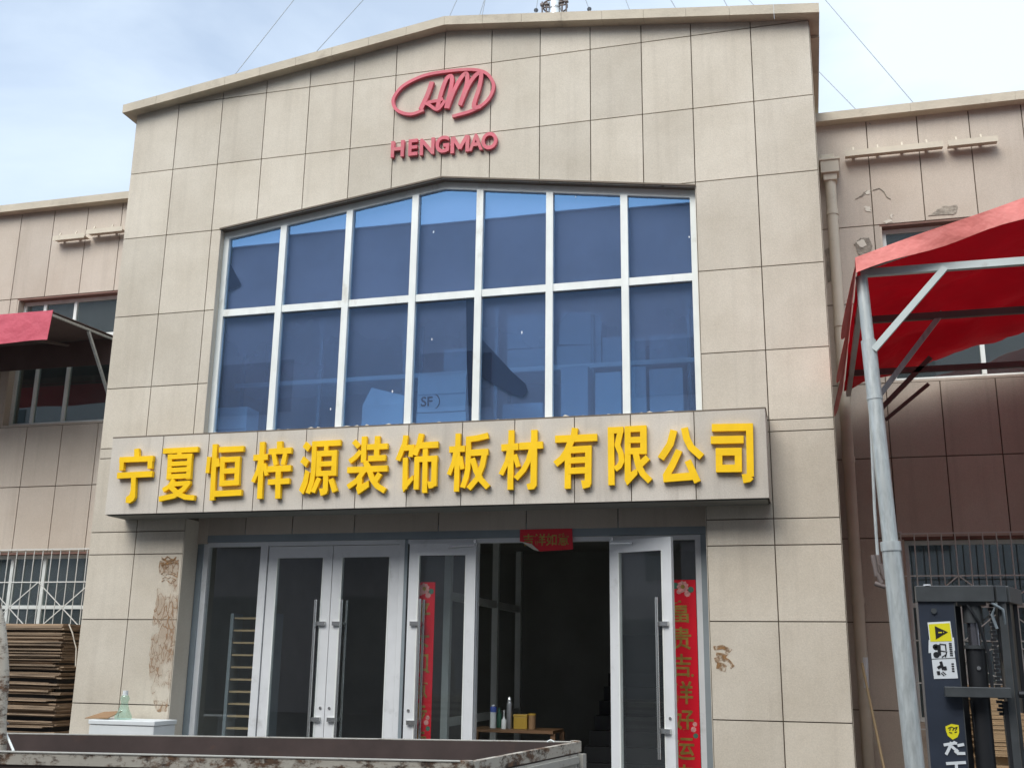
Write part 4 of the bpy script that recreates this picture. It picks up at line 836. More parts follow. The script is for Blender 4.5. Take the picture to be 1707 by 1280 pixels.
q.prism_y([(a.x, a.z), (b_.x, a.z - .0), (b_.x + .01, b_.z + .005), (a.x + .22, b_.z - .01), (a.x + .13, b_.z + .07), (a.x + .0, b_.z + .10)], .262, .264, 'paper_red'); q.build('paper', r)
q = MB(); q.add([(a.x, .260, b_.z + .10), (a.x + .13, .25, b_.z + .07), (a.x + .22, .258, b_.z - .012), (a.x + .16, .24, b_.z + .005), (a.x + .05, .235, b_.z + .075)], [(0, 1, 4), (1, 2, 3), (1, 3, 4)], 'flake'); q.build('curled_corner', r)
text_obj('character', '吉祥如意', .135, 'gold', ((a.x + b_.x) / 2 + .0, .2605, (a.z + b_.z) / 2 - .01), r, extrude=.001, offset=.002, sx=.95)

# ================================================================== HALL: partition, table and things on it
PT = root('glazed_partition', 'pale framed glazed partition inside the dark hall', 'partition', (-4.0, 2.4, .14))
q = MB(); 
for y in (1.0, 1.9, 3.0, 4.2): q.box((-4.06, y, .14), (-3.98, y + .08, 3.17), 'white_frame')
for y0_, y1_ in ((1.08, 1.9), (1.98, 3.0), (3.08, 4.2)):
    for z in (.9, 2.3): q.box((-4.05, y0_, z), (-3.99, y1_, z + .09), 'white_frame')
q.build('frame', PT)
for y0_, y1_ in ((1.08, 1.9), (1.98, 3.0), (3.08, 4.2)):
    q = MB(); q.box((-4.023, y0_, .99), (-4.017, y1_, 2.3), 'glass_back'); q.build('glass_pane', PT)
# open shelving seen through the left fixed pane
SH = root('louvre_rack', 'pale slatted rack seen through the leftmost fixed pane', 'rack', (-6.2, 1.3, .14))
q = MB(); xa, xb = P(383, 1100, .62).x, P(452, 1100, .62).x
for i in range(11): z = P(420, 1030 + i * 20.5, .62).z; q.box((xa + .02, .62, z - .010), (xb, .80, z + .010), 'pale_wood')
q.pieces('slat', SH)
q = MB(); zt = P(385, 1022, .62).z
for x in (xa, xb): q.box((x - .02, .60, .14), (x + .02, .82, zt), 'grey_frame')
q.pieces('upright', SH)
TB = root('table', 'dark narrow wooden table inside the open doorway', 'table', (-3.2, 1.4, .14))
Yt = 1.15; tz = P(850, 1216, Yt - .25).z
q = MB(); q.box((P(790, 1210, Yt).x, Yt - .25, tz - .03), (P(930, 1210, Yt).x, Yt + .3, tz), 'wood'); q.build('table_top', TB)
for x in (-3.75, -2.75):
    for y in (Yt - .2, Yt + .25): q = MB(); q.box((x - .025, y - .025, .14), (x + .025, y + .025, tz - .031), 'wood'); q.build('leg', TB)
def lathe(name, label, cat, px, prof, m, y=Yt, parts=()):
    p = P(px, 1205, y); q = MB(); r = root(name, label, cat, (p.x, y, tz)); q.tube([(p.x, y, tz + .001 + h) for h, _ in prof], [r_ for _, r_ in prof], m, 18); q.build('body', r)
    for nm, prof2, m2 in parts: q = MB(); q.tube([(p.x, y, tz + .001 + h) for h, _ in prof2], [r_ for _, r_ in prof2], m2, 18); q.build(nm, r)
lathe('thermos', 'tall steel thermos flask on the table in the doorway', 'thermos', 849, [(0, .034), (.26, .034), (.285, .026)], 'thermos', parts=(('lid', [(.286, .026), (.335, .024), (.34, .015)], 'steel'),))
lathe('carton', 'slim white carton with blue top left of the thermos', 'carton', 822, [(0, .034), (.17, .034)], 'foam', parts=(('blue_top', [(.171, .035), (.225, .035), (.23, .03)], 'blue_label'), ('cap', [(.231, .02), (.25, .02)], 'foam')))
lathe('green_bottle', 'dark green bottle between the white carton and the spray bottle', 'bottle', 832, [(0, .03), (.14, .03), (.17, .014), (.21, .012)], 'greenleaf', Yt + .1)
lathe('spray_bottle', 'small white bottle with bent tube beside the thermos', 'bottle', 840, [(0, .028), (.09, .028), (.11, .012), (.125, .012)], 'foam', Yt - .08, parts=(('tube', [(.126, .006), (.2, .005)], 'foam'),))
lathe('tin', 'round yellow tin at the right end of the table things', 'tin', 887, [(0, .04), (.145, .04)], 'card', parts=(('lid', [(.146, .042), (.165, .042)], 'tin'),))
r = root('yellow_box', 'square yellow box between the thermos and the round tin', 'box', (-3.1, Yt, tz)); a = P(858, 1205, Yt).x; b_ = P(880, 1205, Yt).x
q = MB(); q.box((a, Yt - .05, tz + .001), (b_, Yt + .08, tz + .13), 'tin'); q.build('body', r, .004); q = MB(); q.box((a - .004, Yt - .054, tz + .131), (b_ + .004, Yt + .084, tz + .155), 'tin'); q.build('lid', r, .003)

# ================================================================== UPSTAIRS CARTONS, SHELF, FILM
SF_ = root('storage_shelf', 'long steel storage shelf behind the blue panes', 'shelf', (-3.8, 1.7, 3.55))
Yr = 1.25; zs_ = P(900, 612, Yr).z
q = MB()
for x in (-7.0, -5.9, -4.75, -3.55, -2.35, -1.2): q.box((x - .02, Yr - .015, 3.551), (x + .02, Yr + .015, 5.9), 'grey_frame'); q.box((x - .02, Yr + .6, 3.551), (x + .02, Yr + .63, 5.9), 'grey_frame')
q.pieces('upright', SF_)
q = MB()
q.box((-7.1, Yr + .016, zs_ - .06), (-.9, Yr + .598, zs_), 'box_grey'); q.build('shelf_board', SF_)
q = MB(); q.box((-7.1, Yr - .03, zs_ - .05), (-.9, Yr - .016, zs_ + .005), 'box_white'); q.build('shelf_edge', SF_)
LD = root('window_ledge', 'inner ledge under the blue panes that carries the cartons', 'ledge', (-3.9, .8, 3.55))
q = MB(); zl = 4.06; q.box((-6.9, .54, 3.551), (-.9, 1.12, zl), 'plaster'); q.build('ledge_block', LD)
def carton(label, quad, y, dep=.35, m='box_white', tilt=0., rest=None, flap=False, lid=True):
    """quad = left,top,right,bottom pixels of the front face on plane y"""
    l, t_, r_, b2 = quad; A = P(l, t_, y); C = P(r_, b2, y); z0 = rest if rest is not None else C.z
    cxm = (A.x + C.x) / 2; wd = (C.x - A.x); ht = A.z - z0
    o = root('cardboard_box', label, 'box', (cxm, y, z0)); q = MB(); q.box((-wd / 2, 0, .001), (wd / 2, dep, ht), m); 
    if lid: q.box((-wd / 2 - .001, -.001, ht * .985), (wd / 2 + .001, dep * .48, ht + .002), m)
    bd = q.build('body', None, .004); bd.parent = o
    if flap:
        q = MB(); q.add([(-wd / 2, .0, ht + .003), (wd / 2, .0, ht - .10), (wd / 2, .02, ht + .10), (-wd / 2 + .1, .02, ht + .22)], [(0, 1, 2, 3)], m); q.add([(-wd / 2, .003, ht + .003), (wd / 2, .003, ht - .10), (wd / 2, .023, ht + .10), (-wd / 2 + .1, .023, ht + .22)], [(3, 2, 1, 0)], m); fl = q.build('flap', None); fl.parent = o
    q = MB(); q.box((-wd / 2 + .01, -.003, ht * .5 - .02), (wd / 2 - .01, -.0015, ht * .5 + .0), 'box_grey'); tp_ = q.build('tape', None); tp_.parent = o
    o.rotation_euler = (0, tilt, 0); return o, wd, ht
carton('bright carton behind the leftmost lower blue pane', (352, 681, 409, 724), .56, .3, rest=zl)
carton('open carton with a raised flap behind the third lower blue pane', (604, 676, 671, 712), .56, .3, rest=zl, flap=True)
sfb, wd, ht = carton('carton printed SF behind the fourth lower blue pane', (697, 626, 776, 682), .60, .3, rest=None)
me = text_mesh('SF', .16, 'ink', extrude=.001, offset=.003); me.transform(Matrix.Translation((-wd / 2 + .12, -.004, ht * .28)) @ Matrix.Rotation(math.pi / 2, 4, 'X')); o = bpy.data.objects.new('lettering', me); COL.objects.link(o); o.parent = sfb
q = MB(); ribbon(q, [(-wd / 2 + .20 + .08 * math.cos(t_), ht * .28 + .09 * math.sin(t_)) for t_ in [-1.2 + i * .3 for i in range(9)]], .012, -.004, -.002, 'ink'); o = q.build('print_arc', None); o.parent = sfb
carton('low wide carton under the SF printed one', (694, 690, 776, 724), .585, .32, rest=zl)
sfb.location.z = P(735, 686, .585).z + .004
carton('lower carton behind the fifth lower blue pane by the dark film', (838, 674, 905, 705), .6, .35, rest=zl, m='box_grey')
carton('large upper carton on the shelf behind the fifth pane', (846, 526, 912, 578), Yr + .02, .4, rest=None, m='box_grey')[0].location.z += .0
carton('flat carton on the shelf under the large one behind the fifth pane', (846, 584, 912, 612), Yr + .02, .4, rest=zs_ + .001, m='box_grey')
carton('tilted top carton behind the sixth lower blue pane', (931, 522, 1001, 572), Yr + .02, .35, m='box_grey', tilt=.07)
carton('flat carton on the shelf under the tilted one', (928, 578, 1002, 600), Yr + .03, .4, rest=zs_ + .001, m='box_grey')
carton('small carton on the shelf left of the white frame between the last two panes', (1004, 563, 1036, 600), Yr + .04, .4, rest=zs_ + .001, m='box_grey')
carton('small carton on the shelf at the left of the last pane', (1052, 564, 1076, 596), Yr + .05, .4, rest=zs_ + .001, m='box_grey')
carton('wide carton on the shelf behind the last lower pane', (1082, 560, 1152, 594), Yr + .03, .4, rest=zs_ + .001, m='box_grey')
for i, (l, r_, t_, lab) in enumerate(((935, 980, 612, 'first'), (992, 1036, 622, 'second'), (1052, 1078, 612, 'third'), (1082, 1140, 616, 'fourth'))):
    z = zl
    carton('%s of the cartons standing on the ledge from the left, right half of window' % lab, (l, t_, r_, 690), .62 + .02 * i, .35, rest=zl, m='box_grey')
carton('grey carton on the shelf behind the fourth pane above the SF carton', (740, 583, 780, 612), Yr + .02, .4, rest=zs_ + .001, m='box_grey')
# hanging dark film
q = MB(); y = .150
pts = [(777, 500), (790, 498), (800, 562), (826, 590), (852, 618), (876, 640), (880, 652), (872, 662), (852, 657), (826, 643), (800, 628), (793, 700), (782, 706), (778, 600)]
q.prism_y([XZ(a_, b2, y) for a_, b2 in pts], y, y + .004, 'dark_film'); tag(q.build('hanging_film'), 'dark blue strip of film hanging loose behind the middle blue panes', 'film')
q = MB(); q.prism_y([XZ(a_, b2, .15) for a_, b2 in ((366, 408), (384, 440), (402, 474), (384, 484), (366, 488))], .150, .154, 'dark_film'); tag(q.build('hanging_film'), 'dark triangular flap of film at the upper left blue pane', 'film')

# ================================================================== WHITE BOX AND THINGS ON IT
WB = root('white_chest', 'white painted chest standing against the left pier behind the truck bed', 'chest', (-7.15, -.3, .12))
wy0, wy1 = -.52, -.10; wz = P(258, 1202, wy0).z; wx0, wx1 = P(147, 1202, wy0).x, P(258, 1202, wy0).x
q = MB(); q.box((wx0 + .01, wy0 + .01, .121), (wx1 - .01, wy1, wz - .05), 'foam'); q.build('body', WB, .01)
q = MB(); q.box((wx0, wy0, wz - .048), (wx1, wy1 + .01, wz), 'foam'); q.build('lid', WB, .008)
p = P(205, 1198, -.33); r = root('glass_jug', 'pale green glass jug on the white chest', 'jug', (p.x, -.33, wz))
q = MB(); q.tube([(p.x, -.33, wz + h) for h in (.002, .03, .10, .17, .22, .25)], [.085, .09, .055, .035, .05, .032], 'green_glass', 20); q.build('body', r); q = MB(); q.tube([(p.x, -.33, wz + .251), (p.x, -.33, wz + .30)], [.03, .028], 'foam', 16); q.build('cap', r)
p = P(175, 1200, -.33); r = root('cardboard_pad', 'bent brown cardboard scrap left of the green jug', 'cardboard', (p.x, -.33, wz))
q = MB(); q.add([(p.x - .17, -.45, wz + .004), (p.x + .12, -.45, wz + .012), (p.x + .13, -.22, wz + .075), (p.x - .10, -.22, wz + .06), (p.x - .17, -.45, wz + .012), (p.x + .12, -.45, wz + .02), (p.x + .13, -.22, wz + .083), (p.x - .10, -.22, wz + .068)], [(3, 2, 1, 0), (4, 5, 6, 7), (0, 1, 5, 4), (1, 2, 6, 5), (2, 3, 7, 6), (3, 0, 4, 7)], 'card'); q.build('sheet', r)

# ================================================================== PLYWOOD STACKS
def stack(label, x0, x1, y0, y1, ztop, zb, m, warp, seed, th=(.012, .022), gaps=.0):
    r = root('plywood_stack', label, 'plywood stack', ((x0 + x1) / 2, (y0 + y1) / 2, zb)); rr = random.Random(seed); z = zb; k = 0; q = MB()
    cur = rr.uniform(-1, 1)
    while z < ztop:
        t_ = rr.uniform(*th); a = x0 + rr.uniform(0, .05); b2 = x1 - rr.uniform(0, .05); n = 12; y_ = y0 + rr.uniform(0, .09) * (gaps > 0) + rr.uniform(0, .012); b2 -= (rr.uniform(0, .16) if gaps and rr.random() < .3 else 0)
        cur = cur * .93 + rr.uniform(-.25, .25) * .6; tops = []; bots = []
        for i in range(n + 1):
            u = i / n; x = a + (b2 - a) * u; dz = warp * cur * math.sin(math.pi * u) * .5
            bots.append((x, z + dz)); tops.append((x, z + dz + t_ - .0015))
        q_ = bots + tops[::-1]; q.prism_y(q_, y_, y1, m, rr.random())
        z += t_; k += 1
        if rr.random() < gaps * (1.6 if z < 1.45 else .15): z += rr.uniform(.015, .05)
    if gaps: q.box((x0 + .12, y0 + .14, zb), (x1 - .12, y1 - .02, z - .05), 'black')  # added black core makes the gaps between sheets look dark
    q.build('sheets', r)
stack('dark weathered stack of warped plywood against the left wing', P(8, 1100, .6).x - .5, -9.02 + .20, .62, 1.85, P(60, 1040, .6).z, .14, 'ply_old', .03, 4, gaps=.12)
stack('fresh pale plywood stack behind the stacker at the right edge, upper pile', 1.42, 3.0, -.5, 1.4, P(1680, 1148, -.5).z, .88, 'ply', .0, 6, (.016, .018))
stack('fresh pale plywood stack behind the stacker at the right edge, lower pile', 1.42, 3.0, -.5, 1.4, .80, .14, 'ply', .0, 8, (.016, .018))
q = MB(); 
for y in (-.4, .4, 1.2): q.box((1.45, y, .801), (2.9, y + .09, .879), 'pale_wood')
for o_, w_ in zip(q.pieces('timber_bearer'), ('front', 'middle', 'rear')): tag(o_, w_ + ' timber bearer between the two fresh plywood piles', 'bearer', 'timber bearers under the plywood')
# bent strip of veneer leaning on the left stack
q = MB(); q.tube([P(115, 1040, .5), P(121, 1055, .5), P(127, 1080, .5), P(126, 1110, .5)], .008, 'flake', 6); tag(q.build('veneer_strip'), 'thin pale veneer strip bent down beside the dark plywood stack', 'strip')
# pole leaning in the corner
q = MB(); q.tube([P(1437, 1105, .9), P(1478, 1300, .5), P(1505, 1430, .1)], .014, 'pale_wood', 8); tag(q.build('wooden_stick'), 'thin wooden stick leaning in the corner left of the canopy post', 'stick')
q = MB(); a = P(1441, 1095, 1.9); b_ = P(1443, 1146, 1.9); q.tube([a, b_], .038, 'foam', 12); q.tube([b_, (b_.x, 1.9, .14)], .02, 'foam', 10); tag(q.build('plastic_pipe'), 'short grey white plastic pipe standing by the painted downpipe', 'pipe')

# ================================================================== TRUCK (bed seen over its rim)
TK = root('flatbed_truck', 'old rusty dropside truck bed parked across the front of the shop', 'truck', (-4.0, -4.6, 0))
RZ = 1.10
NL, NR, FR, FL = Vector((-4.25, -5.76)), Vector((-1.745, -5.30)), Vector((-1.53, -3.56)), Vector((-5.27, -4.50))
dn = (NR - NL).normalized(); df = (FR - FL).normalized(); NLx = NR - dn * 4.2; FLx = FR - df * 4.6
def wallseg(mb, a, b_, th, z0, z1, m, side=1):
    d = (b_ - a).normalized(); nrm = Vector((-d.y, d.x)) * side
    c_ = [a, b_, b_ + nrm * th, a + nrm * th]; vs = [(p.x, p.y, z0) for p in c_] + [(p.x, p.y, z1) for p in c_]
    fs = [(0, 1, 2, 3), (7, 6, 5, 4), (0, 4, 5, 1), (1, 5, 6, 2), (2, 6, 7, 3), (3, 7, 4, 0)]; mb.add(vs, fs, m)
def bedside(name, a, b_, side, label, rim='truck_rim'):
    q = MB(); d = (b_ - a).normalized(); o_ = Vector((-d.y, d.x)) * side
    if rim == 'truck_inner': wallseg(q, a + o_ * .001, b_ + o_ * .001, .052, .62, RZ - .0065, 'truck_inner', side)
    else: wallseg(q, a + o_ * .012, b_ + o_ * .012, .026, .62, RZ - .068, 'truck_inner', side)       # sheet
    q2 = MB(); wallseg(q2, a - o_ * .003 * (rim != 'truck_rim'), b_ - o_ * .003 * (rim != 'truck_rim'), .05 if rim == 'truck_rim' else .003, RZ - .066, RZ - .006, 'truck_rim', side); wallseg(q2, a - o_ * .004, b_ - o_ * .004, .058, RZ - .005, RZ, 'truck_panel', side)
    k = 0
    for z in (RZ - .15, RZ - .25, RZ - .35): wallseg(q2, a + d * .04 - o_ * .008, b_ - d * .04 - o_ * .008, .02, z, z + .05, 'truck_panel', side)
    s = q.build(name, TK); s['label'] = label; q2.build('rim', s); return s
bedside('side_panel', NLx, NR - dn * .06, 1, 'near side with peeling white rim')
bedside('side_panel', FLx, FR - df * .06, -1, 'far side, brown inside', 'truck_inner')
tg = (FR - NR).normalized()
q = MB(); wallseg(q, NR + tg * .0, FR, .026, .62, RZ - .068, 'truck_inner', 1); s = q.build('tailgate', TK)
q = MB(); wallseg(q, NR, FR, -.012, RZ - .064, RZ + .0, 'truck_rim', 1); wallseg(q, NR + tg * .001, FR, .04, RZ - .064, RZ - .003, 'truck_rim', 1)
q.build('rim', s); q = MB()
for i, z in enumerate((RZ - .13, RZ - .20, RZ - .27, RZ - .34, RZ - .41)): wallseg(q, NR + tg * .10, FR - tg * .10, -.03, z, z + .042, 'truck_panel', 1)
for a in (NR + tg * .0, FR - tg * .08): wallseg(q, a, a + tg * .07, -.05, .62, RZ - .075, 'truck_panel', 1)
wallseg(q, NR + tg * .08, FR - tg * .09, -.012, .62, RZ - .075, 'truck_panel', 1); q.pieces('rib', s)
q = MB()
for c_ in (NR - dn * .03 + tg * -.0, FR - df * .03): q.tube([(c_.x, c_.y, .6), (c_.x, c_.y, RZ + .004)], .035, 'truck_rim', 10)
q.pieces('corner_post', TK)
q = MB(); q.add([(NLx.x, NLx.y + .05, .60), (NR.x - .02, NR.y + .05, .60), (FR.x - .02, FR.y - .05, .60), (FLx.x, FLx.y - .05, .60), (NLx.x, NLx.y + .05, .55), (NR.x - .02, NR.y + .05, .55), (FR.x - .02, FR.y - .05, .55), (FLx.x, FLx.y - .05, .55)], [(0, 1, 2, 3), (7, 6, 5, 4), (0, 4, 5, 1), (1, 5, 6, 2), (2, 6, 7, 3), (3, 7, 4, 0)], 'truck_inner'); q.build('bed_floor', TK)
for px_, py_ in ((-2.6, -5.15), (-2.5, -4.05), (-5.0, -5.65), (-4.9, -4.75)):
    q = MB(); q.tube([(px_, py_ - .1, .38), (px_ - .02, py_ + .12, .38)], .38, 'rubber', 28); wh = q.build('wheel', TK)
    q = MB(); q.tube([(px_ + .001, py_ - .108, .38), (px_, py_ - .10, .38)], .2, 'truck_panel', 20); q.build('rim', wh)
q = MB(); q.box((-5.6, -5.3, .36), (-1.9, -5.18, .54), 'black'); q.box((-5.6, -4.5, .36), (-1.9, -4.38, .54), 'black'); q.pieces('chassis', TK)
# rusty white headboard post and bent rod at the left edge
q = MB(); pts = [P(3, 1005, -5.0), P(8, 1040, -5.0), P(12, 1090, -5.0), P(13, 1130, -5.0), P(9, 1200, -5.0), P(10, 1240, -5.0)]
pts = [p - Vector((.03, 0, 0)) for p in pts]; q.tube(pts, [.015, .03, .032, .034, .03, .03], 'truck_rim', 12); pb = pts[-1]; q.tube([pb, (pb.x, pb.y, .58)], .03, 'truck_rim', 10); q.build('headboard_post', TK)
q = MB(); q.tube([P(2, 1196, -4.95), P(11, 1225, -4.95), P(17, 1238, -5.0), P(23, 1252, -5.1)], .008, 'white_frame', 8); q.tube([P(0, 1208, -4.95), P(8, 1200, -4.95), P(14, 1207, -4.95)], .007, 'beam_dark', 6); q.build('tie_rod', TK)
q = MB(); p = P(924, 1238, -4.0); q.tube([P(912, 1236, -4.3), P(918, 1233, -4.3), P(924, 1236, -4.3)], .006, 'white_frame', 6); q.build('hook', TK)

# ================================================================== PALLET STACKER
ST = root('pallet_stacker', 'dark blue pallet stacker mast with warning stickers at the right edge', 'stacker', (1.0, -3.7, 0))
yf = -4.0
def SX(px, py, y=yf): return P(px, py, y)
x0_, x1_ = SX(1529, 990).x, SX(1590, 990).x; zt = SX(1560, 990).z
q = MB(); q.box((x0_, yf, .12), (x1_ - .0, yf + .012, zt), 'navy'); q.box((x0_, yf + .013, .12), (x0_ + .012, yf + .14, zt), 'navy'); q.box((x0_ + .0, yf + .141, .12), (x1_ - .05, yf + .153, zt), 'navy'); q.box((x1_ - .006, yf - .004, .12), (x1_, yf - .001, zt), 'mast_grey')
q.tube([(x0_ + .085, yf - .012, SX(1553, 1018).z), (x0_ + .085, yf, SX(1553, 1018).z)], .016, 'mast_grey', 12); mp_ = q.build('mast_post', ST, .002)
xr0, xr1 = SX(1664, 1000).x, SX(1672, 1000).x
q = MB(); q.box((xr0, yf + .02, .12), (xr1 + .015, yf + .12, zt), 'mast_grey'); q.box((xr1 + .05, yf + .22, .12), (xr1 + .07, yf + .36, zt - .02), 'mast_grey'); q.box((xr1 + .10, yf + .30, 1.35), (xr1 + .125, yf + .42, zt - .04), 'black'); q.build('mast_post', ST, .002)
# top cross member that turns back at the right
za, zb_ = SX(1560, 976).z, SX(1560, 1003).z; xc = SX(1664, 975).x
q = MB(); q.box((x0_ - .008, yf - .016, zb_), (xc - .03, yf + .06, za), 'mast_grey')
for (a, b_) in (((xc - .03, yf + .022), (xc + .03, yf + .05)), ((xc + .03, yf + .05), (xc + .16, yf + .42))): q.bar((a[0], a[1], (za + zb_) / 2), (b_[0], b_[1], (za + zb_) / 2), .07, za - zb_, 'mast_grey')
q.tube([(x0_ + .06, yf - .0, za), (x0_ + .06, yf, za + .008)], .022, 'sticker_white', 12); q.build('top_crossbar', ST, .004)
xa = SX(1573, 1150).x; xb_ = SX(1682, 1150).x; za2, zb2 = SX(1600, 1144).z, SX(1600, 1161).z
q = MB(); q.box((xa, yf - .075, zb2), (xb_, yf - .018, za2), 'mast_grey'); q.box((xb_ - .03, yf - .017, zb2), (xb_, yf + .3, za2), 'mast_grey'); q.tube([(xb_ + .05, yf, zb2 + .02), (xb_ + .13, yf, zb2 + .02)], .02, 'black', 8); q.build('carriage_bar', ST, .003)
# lift cylinder
xc_ = SX(1627, 1060).x; q = MB(); zz = SX(1627, 1075).z
q.tube([(xc_, yf + .07, .2), (xc_, yf + .07, zz - .02)], .055, 'black', 20); q.tube([(xc_, yf + .07, zz - .02), (xc_, yf + .07, zz)], .066, 'mast_grey', 20); q.tube([(xc_, yf + .07, zz), (xc_, yf + .07, zz + .13)], .036, 'chrome', 18); q.tube([(xc_, yf + .07, zz + .13), (xc_, yf + .07, zz + .23)], .055, 'mast_grey', 18); q.box((xc_ - .085, yf + .02, zz + .23), (xc_ + .075, yf + .13, zz + .30), 'mast_grey'); q.tube([(xc_, yf + .005, SX(1627, 1113).z), (xc_, yf + .012, SX(1627, 1113).z)], .012, 'steel', 8); q.build('lift_cylinder', ST)
q = MB(); rr = random.Random(2)
for k in range(30): z = zt - .05 - k * .022; q.box((xc_ + .085 + .01 * (k % 2), yf + .04, z), (xc_ + .115 + .01 * (k % 2), yf + .07, z + .017), 'black')
q.tube([(xc_ + .15, yf + .02, zt - .06), (xc_ + .135, yf + .05, zt - .25), (xc_ + .16, yf + .05, zt - .5), (xc_ + .15, yf + .05, zb2)], .012, 'black', 8); q.tube([(xc_ + .10, yf + .0, zt - .05), (xc_ + .16, yf + .0, zt - .09), (xc_ + .17, yf + .03, zt - .18)], .009, 'grey_frame', 8); q.build('lift_chain', ST)
q = MB(); q.box((xc_ - .11, yf + .2, .12), (xc_ + .2, yf + .215, zt - .03), 'black') if False else q.box((x1_ + .02, yf + .16, .12), (x1_ + .05, yf + .24, zt), 'black'); q.bar((x1_ + .07, yf + .06, zb2 - .02), (x1_ + .12, yf + .06, .2), .05, .04, 'black'); q.bar((xb_ - .01, yf + .05, zb2 - .02), (xb_ + .01, yf + .05, .2), .05, .05, 'black'); q.pieces('inner_rail', ST)
q = MB(); q.box((xc_ + .135, yf + .10, zb2 - .02), (xr0 - .002, yf + .108, zt - .04), 'black'); q.box((x1_ + .002, yf + .125, .2), (xc_ - .07, yf + .135, zt - .03), 'black')  # black plates added to darken the gaps beside cylinder and chain
q.pieces('darkening_plate', ST)
q = MB(); q.tube([(xc_ - .03, yf + .005, zt - .06), (xc_ + .02, yf - .0, zt - .16), (xc_ + .06, yf + .005, zt - .34), (xc_ + .065, yf + .01, zb2)], .010, 'black', 8); q.tube([(xc_ + .13, yf + .01, zt - .05), (xc_ + .10, yf + .005, zt - .12), (xc_ + .12, yf + .01, zt - .2)], .009, 'grey_frame', 8); q.pieces('hose', ST)
# body, forks, wheels below the picture
q = MB(); q.box((x0_ - .05, yf + .44, .12), (xb_ + .25, yf + 1.05, .82), 'navy'); q.build('body', ST, .03)
for x in (x0_ + .1, xb_ - .05): q = MB(); q.box((x - .05, yf - 1.15, .06), (x + .06, yf - .09, .11), 'mast_grey'); q.box((x - .05, yf - .09, .06), (x + .06, yf - .04, .55), 'mast_grey'); q.build('fork', ST)
for x in (x0_ + .03, xb_): q = MB(); q.tube([(x - .03, yf + .6, .08), (x + .03, yf + .6, .08)], .08, 'rubber', 18); q.build('wheel', ST)
# stickers on the mast post
q = MB(); yk = yf - .0015
def quad_px(mb, a, b_, c_, d_, y, m): mb.prism_y([XZ(*p_, y) for p_ in (a, b_, c_, d_)], y - .001, y, m)
quad_px(q, (1546, 1037), (1584, 1035), (1597, 1130), (1557, 1131), yk, 'sticker_white'); quad_px(q, (1548, 1066), (1590, 1062), (1592, 1084), (1548, 1088), yk + .0006, 'sticker_white')
quad_px(q, (1548, 1040), (1583, 1038), (1587, 1068), (1551, 1069), yk - .0015, 'sticker_yellow')
q.prism_y([XZ(*p_, yk) for p_ in ((1558, 1043), (1580, 1053), (1560, 1065))], yk - .0045, yk - .003, 'ink'); q.build('warning_sticker', mp_)
q = MB(); yy = yk - .0015
ribbon(q, [XZ(1564, 1054, yk), XZ(1570, 1053.6, yk)], .006, yk - .0065, yk - .005, 'sticker_yellow'); ribbon(q, [XZ(1572, 1053.4, yk), XZ(1573.5, 1053.3, yk)], .006, yk - .0065, yk - .005, 'sticker_yellow')
for line in ([(1553, 1098), (1594, 1096)],): ribbon(q, [XZ(*p_, yk) for p_ in line], .003, yy - .001, yy, 'ink')
# truck pictogram: two discs, body, frame ; hand pictogram
def disc(px, py, r_, m='ink'):
    c_ = P(px, py, yk); q.prism_y([(c_.x + r_ * math.cos(i * .628), c_.z + r_ * math.sin(i * .628)) for i in range(10)], yy - .001, yy, m)
disc(1560, 1078, .018); disc(1561, 1091, .018); disc(1560, 1078, .008, 'sticker_white')
for w_, pts in ((.018, [(1565, 1074), (1566, 1092)]), (.007, [(1566, 1073), (1576, 1074), (1577, 1084)]), (.006, [(1566, 1084), (1578, 1086), (1576, 1095)]), (.006, [(1570, 1095), (1578, 1090)]),
                (.016, [(1568, 1102), (1570, 1109), (1563, 1113)]), (.012, [(1570, 1109), (1572, 1116)]), (.022, [(1573, 1113.5), (1578, 1113)]), (.022, [(1562, 1121.5), (1567, 1121)]), (.006, [(1571, 1119), (1577, 1124)]), (.006, [(1569, 1121), (1574, 1126)])):
    ribbon(q, [XZ(*p_, yk) for p_ in pts], w_, yy - .0012 - w_ * .02, yy, 'ink')
for k in range(7): v = P(1584 + k * .35, 1072 + k * 3.3, yk); q.box((v.x - .008, yy - .001, v.z - .0045), (v.x + .008, yy, v.z + .0035), 'ink')
for k in range(4): v = P(1588 + k * .35, 1106 + k * 4, yk); q.box((v.x - .007, yy - .001, v.z - .005), (v.x + .007, yy, v.z + .004), 'ink')
q.pieces('pictogram', mp_)
q = MB(); q.prism_y([XZ(*p_, yf) for p_ in ((1576, 1210), (1586, 1206), (1598, 1208), (1599, 1220), (1596, 1228), (1588, 1232), (1580, 1226), (1577, 1218))], yf - .003, yf - .001, 'sticker_yellow'); q.build('shield_badge', mp_)
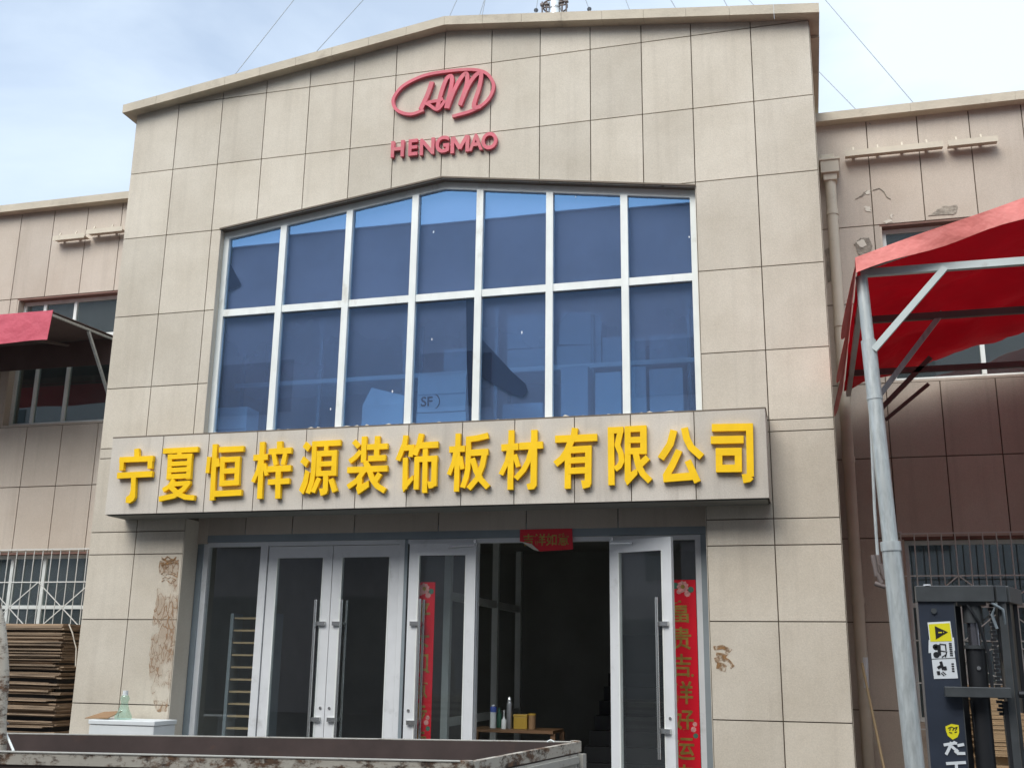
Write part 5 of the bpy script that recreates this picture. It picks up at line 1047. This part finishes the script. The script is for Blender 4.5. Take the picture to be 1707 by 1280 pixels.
v = P(1588, 1216, yf); text_obj('badge_lettering', 'LG', .035, 'ink', (v.x, yf - .004, v.z), mp_, extrude=.0005) if False else None
q = MB()
for pts in ([(1580, 1213), (1586, 1211), (1591, 1213), (1596, 1211)], [(1583, 1217), (1584, 1213)], [(1588, 1217), (1590, 1213)], [(1592, 1217), (1595, 1213)], [(1582, 1220), (1587, 1221)], [(1591, 1220), (1595, 1219)]): ribbon(q, [XZ(*p_, yf) for p_ in pts], .005, yf - .0045, yf - .0032, 'ink')
q.build('badge_lines', mp_)
q = MB()
for pts in ([(1573, 1241), (1591, 1238)], [(1586, 1236), (1582, 1247), (1577, 1257)], [(1586, 1243), (1593, 1249)], [(1589, 1236), (1595, 1239)], [(1596, 1242), (1607, 1240)], [(1597, 1249), (1592, 1254)], [(1595, 1255), (1609, 1255)], [(1577, 1272), (1610, 1270)], [(1594, 1271), (1595, 1300)], [(1576, 1301), (1613, 1299)]):
    ribbon(q, [XZ(*p_, yf) for p_ in pts], .016, yf - .004 - .0002 * len(q.f) / 6, yf - .001, 'sticker_white')
q.build('white_lettering', mp_)

# ================================================================== OPPOSITE SIDE OF THE YARD (seen only mirrored in the glass)
OP = root('opposite_building', 'long dull pink block across the yard with roller shutters', 'building', (-4, -24, 0))
q = MB(); oh = 15.95; oy = -21.
q.box((-60, oy - 12, 0), (50, oy, oh), 'opp'); q.box((-60, oy - 12, oh + .001), (50, oy + .05, oh + .05), 'opp'); q.build('wall', OP)
for k in range(14):
    x = -50 + k * 7; q = MB(); q.box((x, oy + .001, .05), (x + 5.2, oy + .05, 3.6), 'shutter')
    for j in range(24): q.box((x, oy + .051, .1 + j * .145), (x + 5.2, oy + .085, .17 + j * .145), 'shutter')
    q.build('roller_shutter', OP)
for k in range(12):
    x = -40 + k * 7; q = MB(); q.box((x, oy + .001, 5.2), (x + 2.4, oy + .06, 7.2), 'opp_dark'); q.box((x, oy + .001, 9.6), (x + 2.4, oy + .06, 11.4), 'opp_dark'); q.build('window', OP)
